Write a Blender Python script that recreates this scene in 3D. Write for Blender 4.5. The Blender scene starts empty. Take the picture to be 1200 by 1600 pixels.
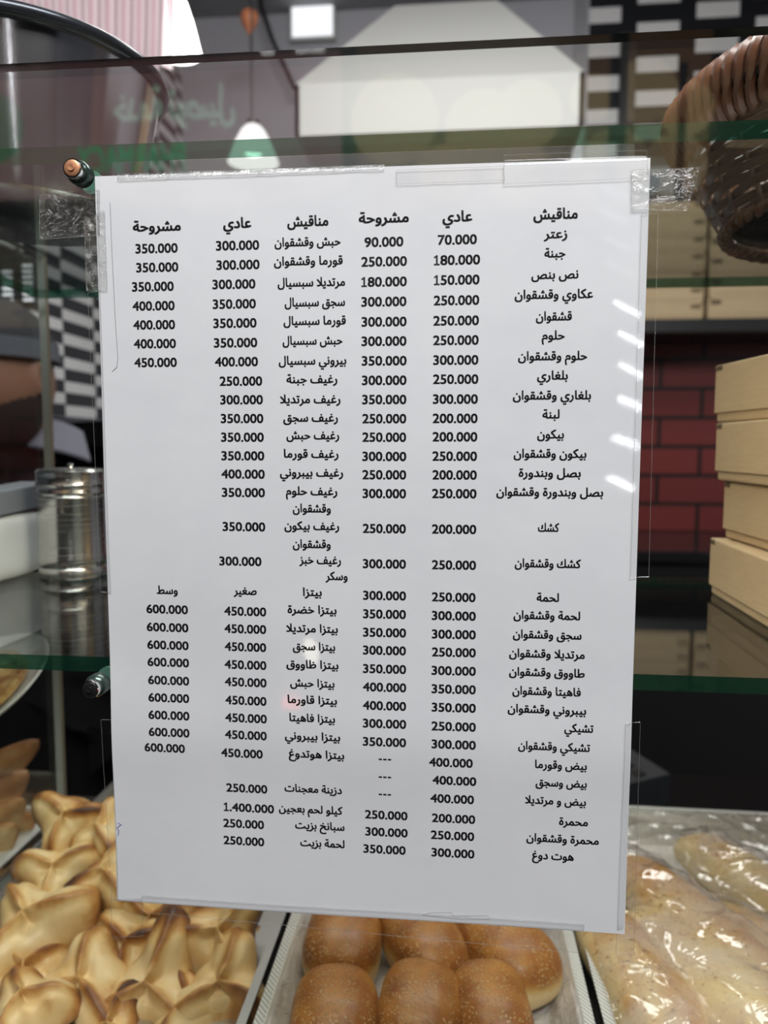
import bpy, bmesh, math, random
from math import sin, cos, pi, radians, exp, sqrt
import numpy as np
from mathutils import Vector, Matrix, Euler, noise
from mathutils.geometry import delaunay_2d_cdt

SC = bpy.context.scene
COL = SC.collection
rnd = random.Random(7)

# ------------------------------------------------------------------ camera
cam_d = bpy.data.cameras.new('camera')
cam_d.sensor_fit = 'VERTICAL'
cam_d.sensor_height = 36.0
cam_d.lens = 36.0 * 1150 / 1600
cam_d.clip_start = 0.01
cam_d.dof.use_dof = True
cam_d.dof.focus_distance = 0.289
cam_d.dof.aperture_fstop = cam_d.lens / 2.7
cam = bpy.data.objects.new('camera', cam_d)
COL.objects.link(cam)
cam.location = (0.0361, -0.28556, 0.0442)
_yaw, _pitch, _roll = radians(-5.548), radians(-5.105), radians(0.168)
_f = Vector((sin(_yaw) * cos(_pitch), cos(_yaw) * cos(_pitch), sin(_pitch)))
_r = Vector((cos(_yaw), -sin(_yaw), 0))
_u = _r.cross(_f)
_r2 = _r * cos(_roll) + _u * sin(_roll)
_u2 = _u * cos(_roll) - _r * sin(_roll)
cam.matrix_world = Matrix.Translation(cam.location) @ Matrix((_r2, _u2, -_f)).transposed().to_4x4()
SC.camera = cam

# ------------------------------------------------------------------ world, lights, exposure
world = bpy.data.worlds.new('world')
SC.world = world
world.use_nodes = True
world.node_tree.nodes['Background'].inputs[0].default_value = (0.75, 0.82, 1.0, 1)
world.node_tree.nodes['Background'].inputs[1].default_value = 0.05
SC.view_settings.view_transform = 'Standard'
SC.view_settings.look = 'None'
SC.view_settings.exposure = 0.0
SC.view_settings.gamma = 1.0
SC.cycles.transparent_max_bounces = 40
SC.cycles.max_bounces = 10


def area(name, loc, target, sx, sy, watts, colour):
    d = bpy.data.lights.new(name, 'AREA')
    d.shape = 'RECTANGLE'
    d.size, d.size_y, d.energy, d.color = sx, sy, watts, colour
    o = bpy.data.objects.new(name, d)
    COL.objects.link(o)
    o.location = loc
    o.rotation_euler = (Vector(target) - Vector(loc)).to_track_quat('-Z', 'Y').to_euler()
    return o


area('shop_ceiling_light', (0.1, 0.95, 1.3), (0.1, 1.2, 0.0), 1.3, 0.4, 17, (1.0, 0.98, 0.95))
area('front_key_light', (0.25, -0.75, 1.25), (0.05, 0.15, -0.1), 1.2, 0.5, 36, (0.99, 0.99, 1.0))  # unseen key light added in front of the pane to brighten the sheet

# ------------------------------------------------------------------ helpers


def link(name, me, mat, parent=None, smooth=False):
    o = bpy.data.objects.new(name, me)
    COL.objects.link(o)
    for m in (mat if isinstance(mat, (list, tuple)) else [mat]):
        me.materials.append(m)
    if smooth:
        me.polygons.foreach_set('use_smooth', [True] * len(me.polygons))
    if parent is not None:
        o.parent = parent
    return o


def mesh(name, verts, faces, mat, parent=None, smooth=False, fmat=None, attr=None):
    me = bpy.data.meshes.new(name)
    me.from_pydata([tuple(v) for v in verts], [], faces)
    if fmat:
        me.polygons.foreach_set('material_index', fmat)
    if attr:
        a = me.attributes.new('brown', 'FLOAT', 'POINT')
        a.data.foreach_set('value', attr)
    me.update()
    return link(name, me, mat, parent, smooth)


def empty(name, loc, label=None, cat=None, group=None, rot=(0, 0, 0)):
    o = bpy.data.objects.new(name, None)
    COL.objects.link(o)
    o.location = loc
    o.rotation_euler = rot
    o.empty_display_size = 0.02
    if label:
        tag(o, label, cat, group)
    return o


def tag(o, label=None, cat=None, group=None, kind=None):
    if label:
        o['label'] = label
    if cat:
        o['category'] = cat
    if group:
        o['group'] = group
    if kind:
        o['kind'] = kind
    return o


class MB:
    def __init__(self):
        self.v, self.f, self.m = [], [], []

    def add(self, verts, faces, mi=0):
        b = len(self.v)
        self.v += [tuple(p) for p in verts]
        self.f += [tuple(i + b for i in f) for f in faces]
        self.m += [mi] * len(faces)
        return self

    def box(self, x0, x1, y0, y1, z0, z1, mi=0, M=None):
        vs = [Vector(p) for p in ((x0, y0, z0), (x1, y0, z0), (x1, y1, z0), (x0, y1, z0), (x0, y0, z1), (x1, y0, z1), (x1, y1, z1), (x0, y1, z1))]
        if M is not None:
            vs = [M @ p for p in vs]
        return self.add(vs, [(0, 3, 2, 1), (4, 5, 6, 7), (0, 1, 5, 4), (1, 2, 6, 5), (2, 3, 7, 6), (3, 0, 4, 7)], mi)

    def rbox(self, x0, x1, y0, y1, z0, z1, r, mi=0, M=None, seg=2):
        bm = bmesh.new()
        bmesh.ops.create_cube(bm, size=1.0)
        for p in bm.verts:
            p.co = Vector(((x0 + x1) / 2 + p.co.x * (x1 - x0), (y0 + y1) / 2 + p.co.y * (y1 - y0), (z0 + z1) / 2 + p.co.z * (z1 - z0)))
        bmesh.ops.bevel(bm, geom=list(bm.edges), offset=r, segments=seg, affect='EDGES', profile=0.5)
        if M is not None:
            bm.transform(M)
        bm.verts.index_update()
        self.add([p.co.copy() for p in bm.verts], [tuple(q.index for q in f.verts) for f in bm.faces], mi)
        bm.free()
        return self

    def lathe(self, prof, seg=48, c=(0, 0, 0), mi=0, M=None, sy=1.0):
        vs, fs = [], []
        n = len(prof)
        for r, z in prof:
            for k in range(seg):
                a = 2 * pi * k / seg
                p = Vector((c[0] + r * cos(a), c[1] + r * sin(a) * sy, c[2] + z))
                vs.append(M @ p if M is not None else p)
        for i in range(n - 1):
            for k in range(seg):
                k2 = (k + 1) % seg
                fs.append((i * seg + k, i * seg + k2, (i + 1) * seg + k2, (i + 1) * seg + k))
        fs.append(tuple(range(seg))[::-1])
        fs.append(tuple((n - 1) * seg + k for k in range(seg)))
        return self.add(vs, fs, mi)

    def tube(self, pts, r, seg=8, closed=False, mi=0, caps=True):
        pts = [Vector(p) for p in pts]
        n = len(pts)
        rr = r if isinstance(r, (list, tuple)) else [r] * n
        vs, fs = [], []
        prev = None
        for i, p in enumerate(pts):
            if closed:
                t = pts[(i + 1) % n] - pts[i - 1]
            else:
                t = pts[min(i + 1, n - 1)] - pts[max(i - 1, 0)]
            t.normalize()
            if prev is None:
                ref = Vector((0, 0, 1)) if abs(t.z) < 0.9 else Vector((1, 0, 0))
                a = t.cross(ref).normalized()
            else:
                a = prev - t * prev.dot(t)
                a.normalize()
            prev = a
            b = t.cross(a)
            for k in range(seg):
                q = 2 * pi * k / seg
                vs.append(p + (a * cos(q) + b * sin(q)) * rr[i])
        for i in range(n if closed else n - 1):
            j = (i + 1) % n
            for k in range(seg):
                k2 = (k + 1) % seg
                fs.append((i * seg + k, i * seg + k2, j * seg + k2, j * seg + k))
        if caps and not closed:
            fs.append(tuple(range(seg))[::-1])
            fs.append(tuple((n - 1) * seg + k for k in range(seg)))
        return self.add(vs, fs, mi)

    def build(self, name, mat, parent=None, smooth=False):
        o = mesh(name, self.v, self.f, mat, parent, smooth, self.m)
        bm = bmesh.new()
        bm.from_mesh(o.data)
        bmesh.ops.recalc_face_normals(bm, faces=bm.faces)
        bm.to_mesh(o.data)
        bm.free()
        if smooth:
            sharp(o.data, 40)
        return o


def sharp(me, deg):
    try:
        me.set_sharp_from_angle(angle=radians(deg))
    except Exception:
        pass


# ------------------------------------------------------------------ materials


class NT:
    def __init__(self, name):
        self.mat = bpy.data.materials.new(name)
        self.mat.use_nodes = True
        self.t = self.mat.node_tree
        self.t.nodes.clear()
        self.out = self.t.nodes.new('ShaderNodeOutputMaterial')

    def n(self, kind, **kw):
        nd = self.t.nodes.new('ShaderNode' + kind)
        for k, v in kw.items():
            if hasattr(nd, k) and k not in nd.inputs:
                setattr(nd, k, v)
        return nd

    def l(self, a, b):
        self.t.links.new(a, b)

    def math(self, op, a, b=None, c=None):
        nd = self.n('Math')
        nd.operation = op
        for i, x in enumerate((a, b, c)):
            if x is None:
                continue
            if isinstance(x, (int, float)):
                nd.inputs[i].default_value = x
            else:
                self.l(x, nd.inputs[i])
        return nd.outputs[0]

    def coord(self, which='Object'):
        return self.n('TexCoord').outputs[which]

    def noise(self, scale, detail=3, rough=0.5, vec=None, dist=0.0):
        nd = self.n('TexNoise')
        nd.inputs['Scale'].default_value = scale
        nd.inputs['Detail'].default_value = detail
        nd.inputs['Roughness'].default_value = rough
        nd.inputs['Distortion'].default_value = dist
        self.l(vec if vec is not None else self.coord(), nd.inputs['Vector'])
        return nd.outputs['Fac']

    def ramp(self, fac, stops, interp='LINEAR'):
        nd = self.n('ValToRGB')
        e = nd.color_ramp.elements
        nd.color_ramp.interpolation = interp
        while len(e) < len(stops):
            e.new(0.5)
        for i, (p, c) in enumerate(stops):
            e[i].position = p
            e[i].color = (c, c, c, 1) if isinstance(c, (int, float)) else (*c, 1)
        self.l(fac, nd.inputs[0])
        return nd.outputs[0]

    def mix(self, fac, a, b, blend='MIX'):
        nd = self.n('Mix')
        nd.data_type = 'RGBA'
        nd.blend_type = blend
        for s, x in ((nd.inputs[0], fac), (nd.inputs[6], a), (nd.inputs[7], b)):
            if isinstance(x, (int, float)):
                s.default_value = x
            elif isinstance(x, tuple):
                s.default_value = (*x, 1)
            else:
                self.l(x, s)
        return nd.outputs[2]

    def bump(self, h, strength, dist=0.001):
        nd = self.n('Bump')
        nd.inputs['Strength'].default_value = strength
        nd.inputs['Distance'].default_value = dist
        self.l(h, nd.inputs['Height'])
        return nd.outputs[0]

    def bsdf(self, base=None, rough=0.5, metal=0.0, normal=None, **kw):
        nd = self.n('BsdfPrincipled')
        for s, x in (('Base Color', base), ('Roughness', rough), ('Metallic', metal)):
            if x is None:
                continue
            if isinstance(x, tuple):
                nd.inputs[s].default_value = (*x, 1)
            elif isinstance(x, (int, float)):
                nd.inputs[s].default_value = x
            else:
                self.l(x, nd.inputs[s])
        if normal is not None:
            self.l(normal, nd.inputs['Normal'])
        for k, v in kw.items():
            s = nd.inputs[k.replace('_', ' ')]
            if isinstance(v, (int, float)) or not hasattr(v, 'is_linked'):
                s.default_value = v
            else:
                self.l(v, s)
        return nd.outputs[0]

    def fin(self, shader):
        self.l(shader, self.out.inputs['Surface'])
        return self.mat

    def schlick(self, f0, normal=None, gain=1.0):
        lw = self.n('LayerWeight')
        lw.inputs['Blend'].default_value = 0.5
        if normal is not None:
            self.l(normal, lw.inputs['Normal'])
        p = self.math('POWER', lw.outputs['Facing'], 5.0)
        return self.math('MULTIPLY_ADD', p, gain * (1 - f0), f0)

    def clear(self, tint, f0, normal=None, rough=0.0, diffuse=None, dfac=0.0, gain=1.0):
        tr = self.n('BsdfTransparent')
        tr.inputs[0].default_value = (*tint, 1)
        base = tr.outputs[0]
        if diffuse is not None:
            df = self.n('BsdfDiffuse')
            df.inputs[0].default_value = (*diffuse, 1)
            tl = self.n('BsdfTranslucent')
            tl.inputs[0].default_value = (*diffuse, 1)
            ad = self.n('MixShader')
            ad.inputs[0].default_value = 0.4
            self.l(df.outputs[0], ad.inputs[1])
            self.l(tl.outputs[0], ad.inputs[2])
            if normal is not None:
                self.l(normal, df.inputs['Normal'])
            mx = self.n('MixShader')
            if isinstance(dfac, (int, float)):
                mx.inputs[0].default_value = dfac
            else:
                self.l(dfac, mx.inputs[0])
            self.l(base, mx.inputs[1])
            self.l(ad.outputs[0], mx.inputs[2])
            base = mx.outputs[0]
        gl = self.n('BsdfGlossy')
        gl.inputs['Roughness'].default_value = rough
        if normal is not None:
            self.l(normal, gl.inputs['Normal'])
        mx = self.n('MixShader')
        self.l(self.schlick(f0, normal, gain), mx.inputs[0])
        self.l(base, mx.inputs[1])
        self.l(gl.outputs[0], mx.inputs[2])
        return self.fin(mx.outputs[0])


def plain(name, base, rough=0.5, metal=0.0, **kw):
    t = NT(name)
    return t.fin(t.bsdf(base, rough, metal, **kw))


def emit(name, colour, strength):
    t = NT(name)
    e = t.n('Emission')
    e.inputs[0].default_value = (*colour, 1)
    e.inputs[1].default_value = strength
    return t.fin(e.outputs[0])


M = {}
M['glass'] = NT('clear_glass').clear((0.985, 0.995, 0.99), 0.045)
M['shelf_glass'] = NT('shelf_glass').clear((0.93, 0.965, 0.95), 0.06)
M['glass_edge'] = NT('green_glass_edge').clear((0.16, 0.36, 0.27), 0.06, rough=0.12, diffuse=(0.012, 0.10, 0.062), dfac=0.24)
M['pane_edge'] = plain('dark_pane_edge', (0.012, 0.016, 0.016), 0.12)  # edge coloured near black in place of total internal reflection
M['side_edge'] = plain('ground_glass_edge', (0.30, 0.32, 0.30), 0.3)
t = NT('paper')
nz = t.noise(26, 4, 0.6)
M['paper'] = t.fin(t.bsdf(t.ramp(nz, [(0.3, (0.70, 0.715, 0.735)), (0.7, (0.745, 0.76, 0.775))]), 0.55, normal=t.bump(t.noise(55, 3), 0.25, 0.0006), Coat_Weight=0.9, Coat_Roughness=0.035))
M['ink'] = plain('black_ink', (0.012, 0.012, 0.014), 0.5)
M['pencil'] = plain('grey_pencil', (0.33, 0.33, 0.35), 0.6)
M['blue_ink'] = plain('blue_ink', (0.16, 0.14, 0.36), 0.6)
t = NT('clear_tape')
bn = t.bump(t.noise(190, 4, 0.65, dist=1.2), 0.55, 0.002)
spots = t.ramp(t.math('ABSOLUTE', t.math('SUBTRACT', t.noise(120, 3, 0.6, dist=2.5), 0.5)), [(0.0, 0.30), (0.018, 0.02)])
M['tape'] = t.clear((0.985, 0.985, 0.98), 0.05, bn, 0.06, (0.8, 0.8, 0.8), spots)
t = NT('smooth_tape')
M['tape_smooth'] = t.clear((0.992, 0.992, 0.992), 0.014, t.bump(t.noise(60, 2), 0.10, 0.001), 0.03)
t = NT('tape_edge')
M['tape_edge'] = t.clear((0.9, 0.9, 0.9), 0.1, None, 0.1, (0.75, 0.75, 0.72), 0.18)
t = NT('brushed_steel')
sx = t.n('Mapping')
t.l(t.coord(), sx.inputs[0])
sx.inputs['Scale'].default_value = (1, 1, 40)
M['steel'] = t.fin(t.bsdf((0.52, 0.51, 0.49), t.ramp(t.noise(18, 3, vec=sx.outputs[0]), [(0.3, 0.16), (0.7, 0.3)]), 1.0))
t = NT('brushed_bucket_steel')
tg = t.n('Tangent')
tg.direction_type = 'RADIAL'
tg.axis = 'Z'
M['dull_steel'] = t.fin(t.bsdf((0.62, 0.60, 0.61), 0.20, 1.0, Anisotropic=0.75, Anisotropic_Rotation=0.25, Tangent=tg.outputs[0]))
M['dark_rim'] = plain('dark_rolled_steel', (0.05, 0.055, 0.065), 0.25, 0.6)
M['chrome'] = plain('chrome', (0.72, 0.73, 0.72), 0.08, 1.0)
M['copper'] = plain('copper_cap', (0.62, 0.30, 0.16), 0.42, 0.55)
M['black'] = plain('black_plastic', (0.012, 0.012, 0.013), 0.35)
M['black_matte'] = plain('black_matte', (0.006, 0.0055, 0.006), 0.8, Specular_IOR_Level=0.15)
M['counter'] = plain('dark_counter', (0.010, 0.008, 0.008), 0.30)
M['green_sleeve'] = plain('green_tinted_sleeve', (0.10, 0.22, 0.17), 0.15)
M['white_metal'] = plain('white_painted_metal', (0.48, 0.49, 0.475), 0.4)
M['white_paper'] = plain('white_wrapping', (0.66, 0.68, 0.68), 0.55)
M['grey_card'] = plain('grey_card', (0.21, 0.23, 0.26), 0.5)
M['seam'] = plain('seam_shadow_card', (0.20, 0.15, 0.09), 0.8)
t = NT('cardboard')
mp = t.n('Mapping')
t.l(t.coord(), mp.inputs[0])
mp.inputs['Scale'].default_value = (6, 6, 60)
M['card'] = t.fin(t.bsdf(t.mix(t.noise(9, 4, 0.6, vec=mp.outputs[0]), (0.345, 0.265, 0.165), (0.45, 0.355, 0.235)), 0.75))
M['card_far'] = t.fin(t.bsdf(t.mix(t.noise(9, 4, 0.6, vec=mp.outputs[0]), (0.42, 0.31, 0.18), (0.54, 0.41, 0.25)), 0.75))
M['corrugated'] = plain('corrugated_edge', (0.12, 0.085, 0.05), 0.9)
t = NT('wicker_strand')
mp = t.n('Mapping')
t.l(t.coord(), mp.inputs[0])
mp.inputs['Scale'].default_value = (1, 1, 9)
M['wicker'] = t.fin(t.bsdf(t.mix(t.noise(40, 3, vec=mp.outputs[0]), (0.13, 0.070, 0.045), (0.27, 0.16, 0.10)), 0.33, normal=t.bump(t.noise(420, 2), 0.3, 0.0004), Coat_Weight=0.35, Coat_Roughness=0.2))
t = NT('wicker_rim')
M['wicker_rim'] = t.fin(t.bsdf(t.mix(t.noise(60, 3), (0.15, 0.062, 0.032), (0.26, 0.115, 0.06)), 0.36, normal=t.bump(t.noise(300, 2), 0.4, 0.0004), Coat_Weight=0.35, Coat_Roughness=0.2))
M['gap'] = plain('dark_wicker_core', (0.02, 0.012, 0.010), 0.8)


def bread(name, stops, rough, nscale, namt, bump, speck=None, coat=0.0):
    t = NT(name)
    at = t.n('Attribute')
    at.attribute_name = 'brown'
    nf = t.noise(nscale, 5, 0.6)
    f = t.math('ADD', at.outputs['Fac'], t.math('MULTIPLY', t.math('SUBTRACT', nf, 0.5), namt))
    c = t.ramp(f, stops)
    if speck:
        s = t.ramp(t.noise(speck[0], 2, 0.6), [(speck[1], 0.0), (speck[1] + 0.05, 1.0)])
        s = t.math('MULTIPLY', s, t.ramp(f, [(0.12, 0.0), (0.4, 1.0)]))
        c = t.mix(s, c, speck[2])
    nb = t.bump(t.noise(bump[0], 4, 0.6), bump[1], 0.0015)
    return t.fin(t.bsdf(c, rough, normal=nb, Coat_Weight=coat, Coat_Roughness=0.3, Subsurface_Weight=0.08, Subsurface_Radius=(0.006, 0.003, 0.0015), Subsurface_Scale=0.6))


M['fatayer'] = bread('fatayer_crust', [(0.0, (0.72, 0.54, 0.28)), (0.28, (0.66, 0.44, 0.18)), (0.5, (0.47, 0.23, 0.06)), (0.74, (0.25, 0.095, 0.027)), (1.0, (0.06, 0.022, 0.010))], 0.5, 55, 0.95, (260, 0.18), coat=0.15)
M['flatbread'] = bread('flatbread_crust', [(0.0, (0.88, 0.74, 0.46)), (0.4, (0.78, 0.56, 0.28)), (0.7, (0.56, 0.27, 0.10)), (1.0, (0.20, 0.07, 0.03))], 0.5, 45, 0.6, (200, 0.2))
M['roll'] = bread('soft_roll_crust', [(0.0, (0.78, 0.65, 0.40)), (0.35, (0.70, 0.52, 0.26)), (0.58, (0.54, 0.29, 0.09)), (0.85, (0.32, 0.13, 0.035))], 0.5, 30, 0.9, (160, 0.2), (330, 0.60, (0.34, 0.15, 0.045)))
t = NT('sesame_crust')
at_ = t.n('Attribute')
at_.attribute_name = 'brown'
nf = t.noise(60, 5, 0.65)
f_ = t.math('ADD', at_.outputs['Fac'], t.math('MULTIPLY', t.math('SUBTRACT', nf, 0.5), 0.9))
c_ = t.ramp(f_, [(0.0, (0.80, 0.62, 0.33)), (0.22, (0.72, 0.47, 0.17)), (0.45, (0.52, 0.23, 0.045)), (0.7, (0.34, 0.12, 0.022)), (1.0, (0.17, 0.055, 0.015))])
vo = t.n('TexVoronoi')
vo.inputs['Scale'].default_value = 520
vo.inputs['Randomness'].default_value = 1.0
t.l(t.coord(), vo.inputs['Vector'])
seed = t.ramp(vo.outputs['Distance'], [(0.28, 1.0), (0.38, 0.0)])
seed = t.math('MULTIPLY', seed, t.ramp(f_, [(0.28, 0.0), (0.42, 1.0)]))
seed = t.math('MULTIPLY', seed, t.ramp(t.noise(90, 2), [(0.38, 0.0), (0.50, 1.0)]))
M['sesame'] = t.fin(t.bsdf(t.mix(t.math('MULTIPLY', seed, 0.62), c_, (0.80, 0.56, 0.26)), 0.42, normal=t.bump(t.math('ADD', seed, t.math('MULTIPLY', nf, 0.9)), 0.8, 0.0014), Coat_Weight=0.12, Coat_Roughness=0.25))
t = NT('cheese_topping')
M['cheese'] = t.fin(t.bsdf(t.ramp(t.noise(75, 4, 0.6), [(0.35, (0.72, 0.55, 0.26)), (0.5, (0.62, 0.38, 0.12)), (0.65, (0.36, 0.13, 0.035))]), 0.4, normal=t.bump(t.noise(90, 3), 0.5, 0.003)))
t = NT('wrinkled_film')
wn = t.noise(40, 3, 0.5, dist=1.2)
bn = t.bump(wn, 0.6, 0.004)
mil = t.ramp(t.noise(16, 3, 0.6, dist=1.5), [(0.42, 0.0), (0.66, 0.26)])
M['film'] = t.clear((0.99, 0.985, 0.98), 0.06, bn, 0.05, (0.86, 0.78, 0.74), mil)
t = NT('liner_plastic')
bn = t.bump(t.noise(48, 5, 0.6, dist=2.0), 0.9, 0.006)
M['liner'] = t.fin(t.bsdf(t.mix(t.noise(30, 3), (0.44, 0.39, 0.36), (0.62, 0.58, 0.55)), 0.24, normal=bn, Coat_Weight=0.6, Coat_Roughness=0.08))
# printed board rim: grey diagonal hatching on white
t = NT('hatched_board')
sep = t.n('SeparateXYZ')
t.l(t.coord(), sep.inputs[0])
s_ = t.math('FRACT', t.math('MULTIPLY', t.math('ADD', sep.outputs[1], t.math('MULTIPLY', sep.outputs[0], 1.1)), 300.0))
M['hatch'] = t.fin(t.bsdf(t.mix(t.math('GREATER_THAN', s_, 0.52), (0.66, 0.66, 0.62), (0.36, 0.35, 0.33)), 0.5))
M['board'] = plain('white_board', (0.70, 0.69, 0.65), 0.45)
M['foil_tray'] = plain('pressed_metal_tray', (0.62, 0.60, 0.55), 0.28, 0.9)


def brick_mat(name, c1, c2, mortar, w, h, msize, rough=0.3, spec=0.5):
    t = NT(name)
    sp = t.n('SeparateXYZ')
    t.l(t.coord(), sp.inputs[0])
    cb = t.n('CombineXYZ')
    t.l(t.math('ADD', sp.outputs[0], -0.8278 + 9.5 * w), cb.inputs[0])
    t.l(t.math('ADD', sp.outputs[2], -0.3268 + 40 * h), cb.inputs[1])
    b = t.n('TexBrick')
    t.l(cb.outputs[0], b.inputs['Vector'])
    b.inputs['Color1'].default_value = (*c1, 1)
    b.inputs['Color2'].default_value = (*c2, 1)
    b.inputs['Mortar'].default_value = (*mortar, 1)
    b.inputs['Scale'].default_value = 1.0
    b.inputs['Brick Width'].default_value = w
    b.inputs['Row Height'].default_value = h
    b.inputs['Mortar Size'].default_value = msize
    b.inputs['Mortar Smooth'].default_value = 0.1
    return t.fin(t.bsdf(b.outputs['Color'], rough, normal=t.bump(t.math('MULTIPLY', b.outputs['Fac'], -1.0), 0.5, 0.004)))


M['red_brick'] = brick_mat('red_glazed_brick', (0.185, 0.034, 0.031), (0.145, 0.027, 0.025), (0.012, 0.010, 0.010), 0.264, 0.0939, 0.0065)


def checker_mat(name, axis, period, white, row, ox, oz, stag=0.5):
    t = NT(name)
    sp = t.n('SeparateXYZ')
    t.l(t.coord(), sp.inputs[0])
    rz = t.math('FLOOR', t.math('DIVIDE', t.math('ADD', sp.outputs[2], oz), row))
    sh = t.math('MULTIPLY', t.math('FRACT', t.math('MULTIPLY', rz, 0.5)), 2 * stag)
    u = t.math('FRACT', t.math('ADD', t.math('DIVIDE', t.math('ADD', sp.outputs[axis], ox), period), sh))
    w = t.math('LESS_THAN', u, white)
    w = t.math('MULTIPLY', w, t.math('GREATER_THAN', t.math('FRACT', t.math('DIVIDE', t.math('ADD', sp.outputs[2], oz), row)), 0.09))
    return t.fin(t.bsdf(t.mix(w, (0.012, 0.013, 0.016), (0.66, 0.66, 0.66)), 0.22))


M['stripe_back'] = checker_mat('black_white_tile', 0, 0.357, 0.36, 0.0511, -0.407 + 0.357 * 6, -1.3662 + 0.0511 * 80)
M['stripe_left'] = checker_mat('black_white_side_tile', 1, 0.302, 0.5, 0.0283, -1.40 + 0.302 * 8, -0.394 + 0.0283 * 80)
t = NT('grey_plaster')
M['grey_wall'] = t.fin(t.bsdf(t.mix(t.noise(3, 3), (0.30, 0.30, 0.33), (0.40, 0.40, 0.43)), 0.6))
M['floor'] = plain('dark_floor_tile', (0.012, 0.010, 0.010), 0.7)
M['ceiling'] = plain('ceiling_paint', (0.30, 0.30, 0.31), 0.7)
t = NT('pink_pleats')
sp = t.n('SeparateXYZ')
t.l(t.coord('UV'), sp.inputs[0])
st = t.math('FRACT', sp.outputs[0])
cs = t.ramp(st, [(0.0, (0.78, 0.68, 0.70)), (0.22, (0.60, 0.46, 0.48)), (0.5, (0.46, 0.30, 0.33)), (0.62, (0.80, 0.72, 0.73)), (0.70, (0.58, 0.38, 0.42)), (1.0, (0.78, 0.68, 0.70))])  # pink and white stripes, with the pleat shade painted into them
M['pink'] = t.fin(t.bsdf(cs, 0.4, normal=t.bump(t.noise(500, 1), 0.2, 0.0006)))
M['orange'] = plain('orange_rubber', (0.62, 0.22, 0.10), 0.4)
M['skin'] = plain('skin', (0.23, 0.115, 0.07), 0.5, Subsurface_Weight=0.1, Subsurface_Scale=0.01)
M['beard'] = plain('dark_beard', (0.020, 0.014, 0.012), 0.8)
M['shirt'] = plain('black_cotton', (0.012, 0.013, 0.017), 0.8)
M['collar'] = plain('grey_collar', (0.13, 0.13, 0.16), 0.8)
M['cap'] = plain('dark_cap_cloth', (0.016, 0.017, 0.022), 0.8)
M['cap_band'] = plain('grey_cap_band', (0.085, 0.09, 0.105), 0.8)
M['led'] = emit('led_white', (0.93, 0.96, 1.0), 60.0)
M['led_dim'] = emit('led_white_low', (0.93, 0.96, 1.0), 3.5)
M['lamp_glow'] = emit('lamp_glow', (1.0, 0.98, 0.93), 6.0)
M['lamp_soft'] = emit('lamp_soft', (1.0, 0.98, 0.96), 1.25)
M['reflection_glow'] = emit('reflection_glow', (0.95, 0.97, 1.0), 1.1)

# ------------------------------------------------------------------ the setting
FLOOR = -1.45
WY = 2.21          # back wall
LX = -0.89         # left wall
RX = 1.30


def quad(name, pts, mat, kind='structure'):
    o = mesh(name, pts, [(0, 1, 2, 3)], mat)
    tag(o, kind=kind)
    return o


def slab(name, x0, x1, y0, y1, z0, z1, mat):
    o = MB().box(x0, x1, y0, y1, z0, z1).build(name, mat)
    tag(o, kind='structure')
    return o


slab('floor', LX - 0.1, RX + 0.1, 0.5, WY + 0.1, FLOOR - 0.1, FLOOR, M['floor'])
slab('ceiling', LX - 0.1, RX + 0.1, 0.2, WY + 0.1, 1.45, 1.55, M['ceiling'])
SHZ = (0.7462, 1.9600, 0.3737)[2] + 0.02     # wall shelf under the far boxes
TX = (0.4386, 2.2000, 1.3220)[0]
# back wall: red brick below the shelf, grey plaster, black and white tile at the right
bk = MB()
BT = 0.5146
bk.box(0.30, RX, WY, WY + 0.1, FLOOR, BT, 0)
bk.box(LX - 0.1, 0.30, WY, WY + 0.1, FLOOR, BT, 1)
bk.box(LX - 0.1, TX, WY, WY + 0.1, BT, 1.45, 1)
bk.box(TX, RX, WY, WY + 0.1, BT, 1.45, 2)
o = bk.build('wall_back', [M['red_brick'], M['grey_wall'], M['stripe_back']])
tag(o, kind='structure')
o = MB().box(LX - 0.1, LX, 0.6, WY, -0.12, 1.45, 0).box(LX - 0.1, LX, 0.6, WY, FLOOR, -0.12, 1).build('wall_left', [M['stripe_left'], M['black_matte']])
tag(o, kind='structure')
slab('wall_right', RX, RX + 0.1, 0.3, WY, FLOOR, 1.45, M['grey_wall'])
# tiled bulkhead at the upper right
o = MB().box(1.0, RX, 1.55, WY, 0.86, 1.45).build('trim_1', M['stripe_left'])
tag(o, kind='structure')
# aluminium corner strip and black conduit strip on the tile
p = (0.4153, 2.1900, 1.3179)
slab('trim_2', p[0] - 0.022, p[0] + 0.012, WY - 0.015, WY, SHZ + 0.25, 1.45, plain('aluminium_strip', (0.35, 0.36, 0.38), 0.35, 0.6))
p = (0.5581, 2.1900, 1.1205)
slab('trim_3', p[0] - 0.024, p[0] + 0.024, WY - 0.02, WY, SHZ + 0.25, (0.5515, 2.1900, 1.3303)[2], M['black'])

# black work counter along the back wall (below the brick)
cz = (0.6713, 2.0000, -0.2328)[2]
t_ = empty('work_counter', (0.75, 1.95, FLOOR), 'black work counter running below the red brick wall', 'counter')
MB().box(-0.45, 0.5, -0.2, 0.24, 0.0, cz - FLOOR - 0.03).build('cabinet', M['black'], t_)
MB().rbox(-0.46, 0.52, -0.23, 0.25, cz - FLOOR - 0.03, cz - FLOOR, 0.004).build('worktop', plain('black_worktop', (0.012, 0.012, 0.013), 0.12), t_)

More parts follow.
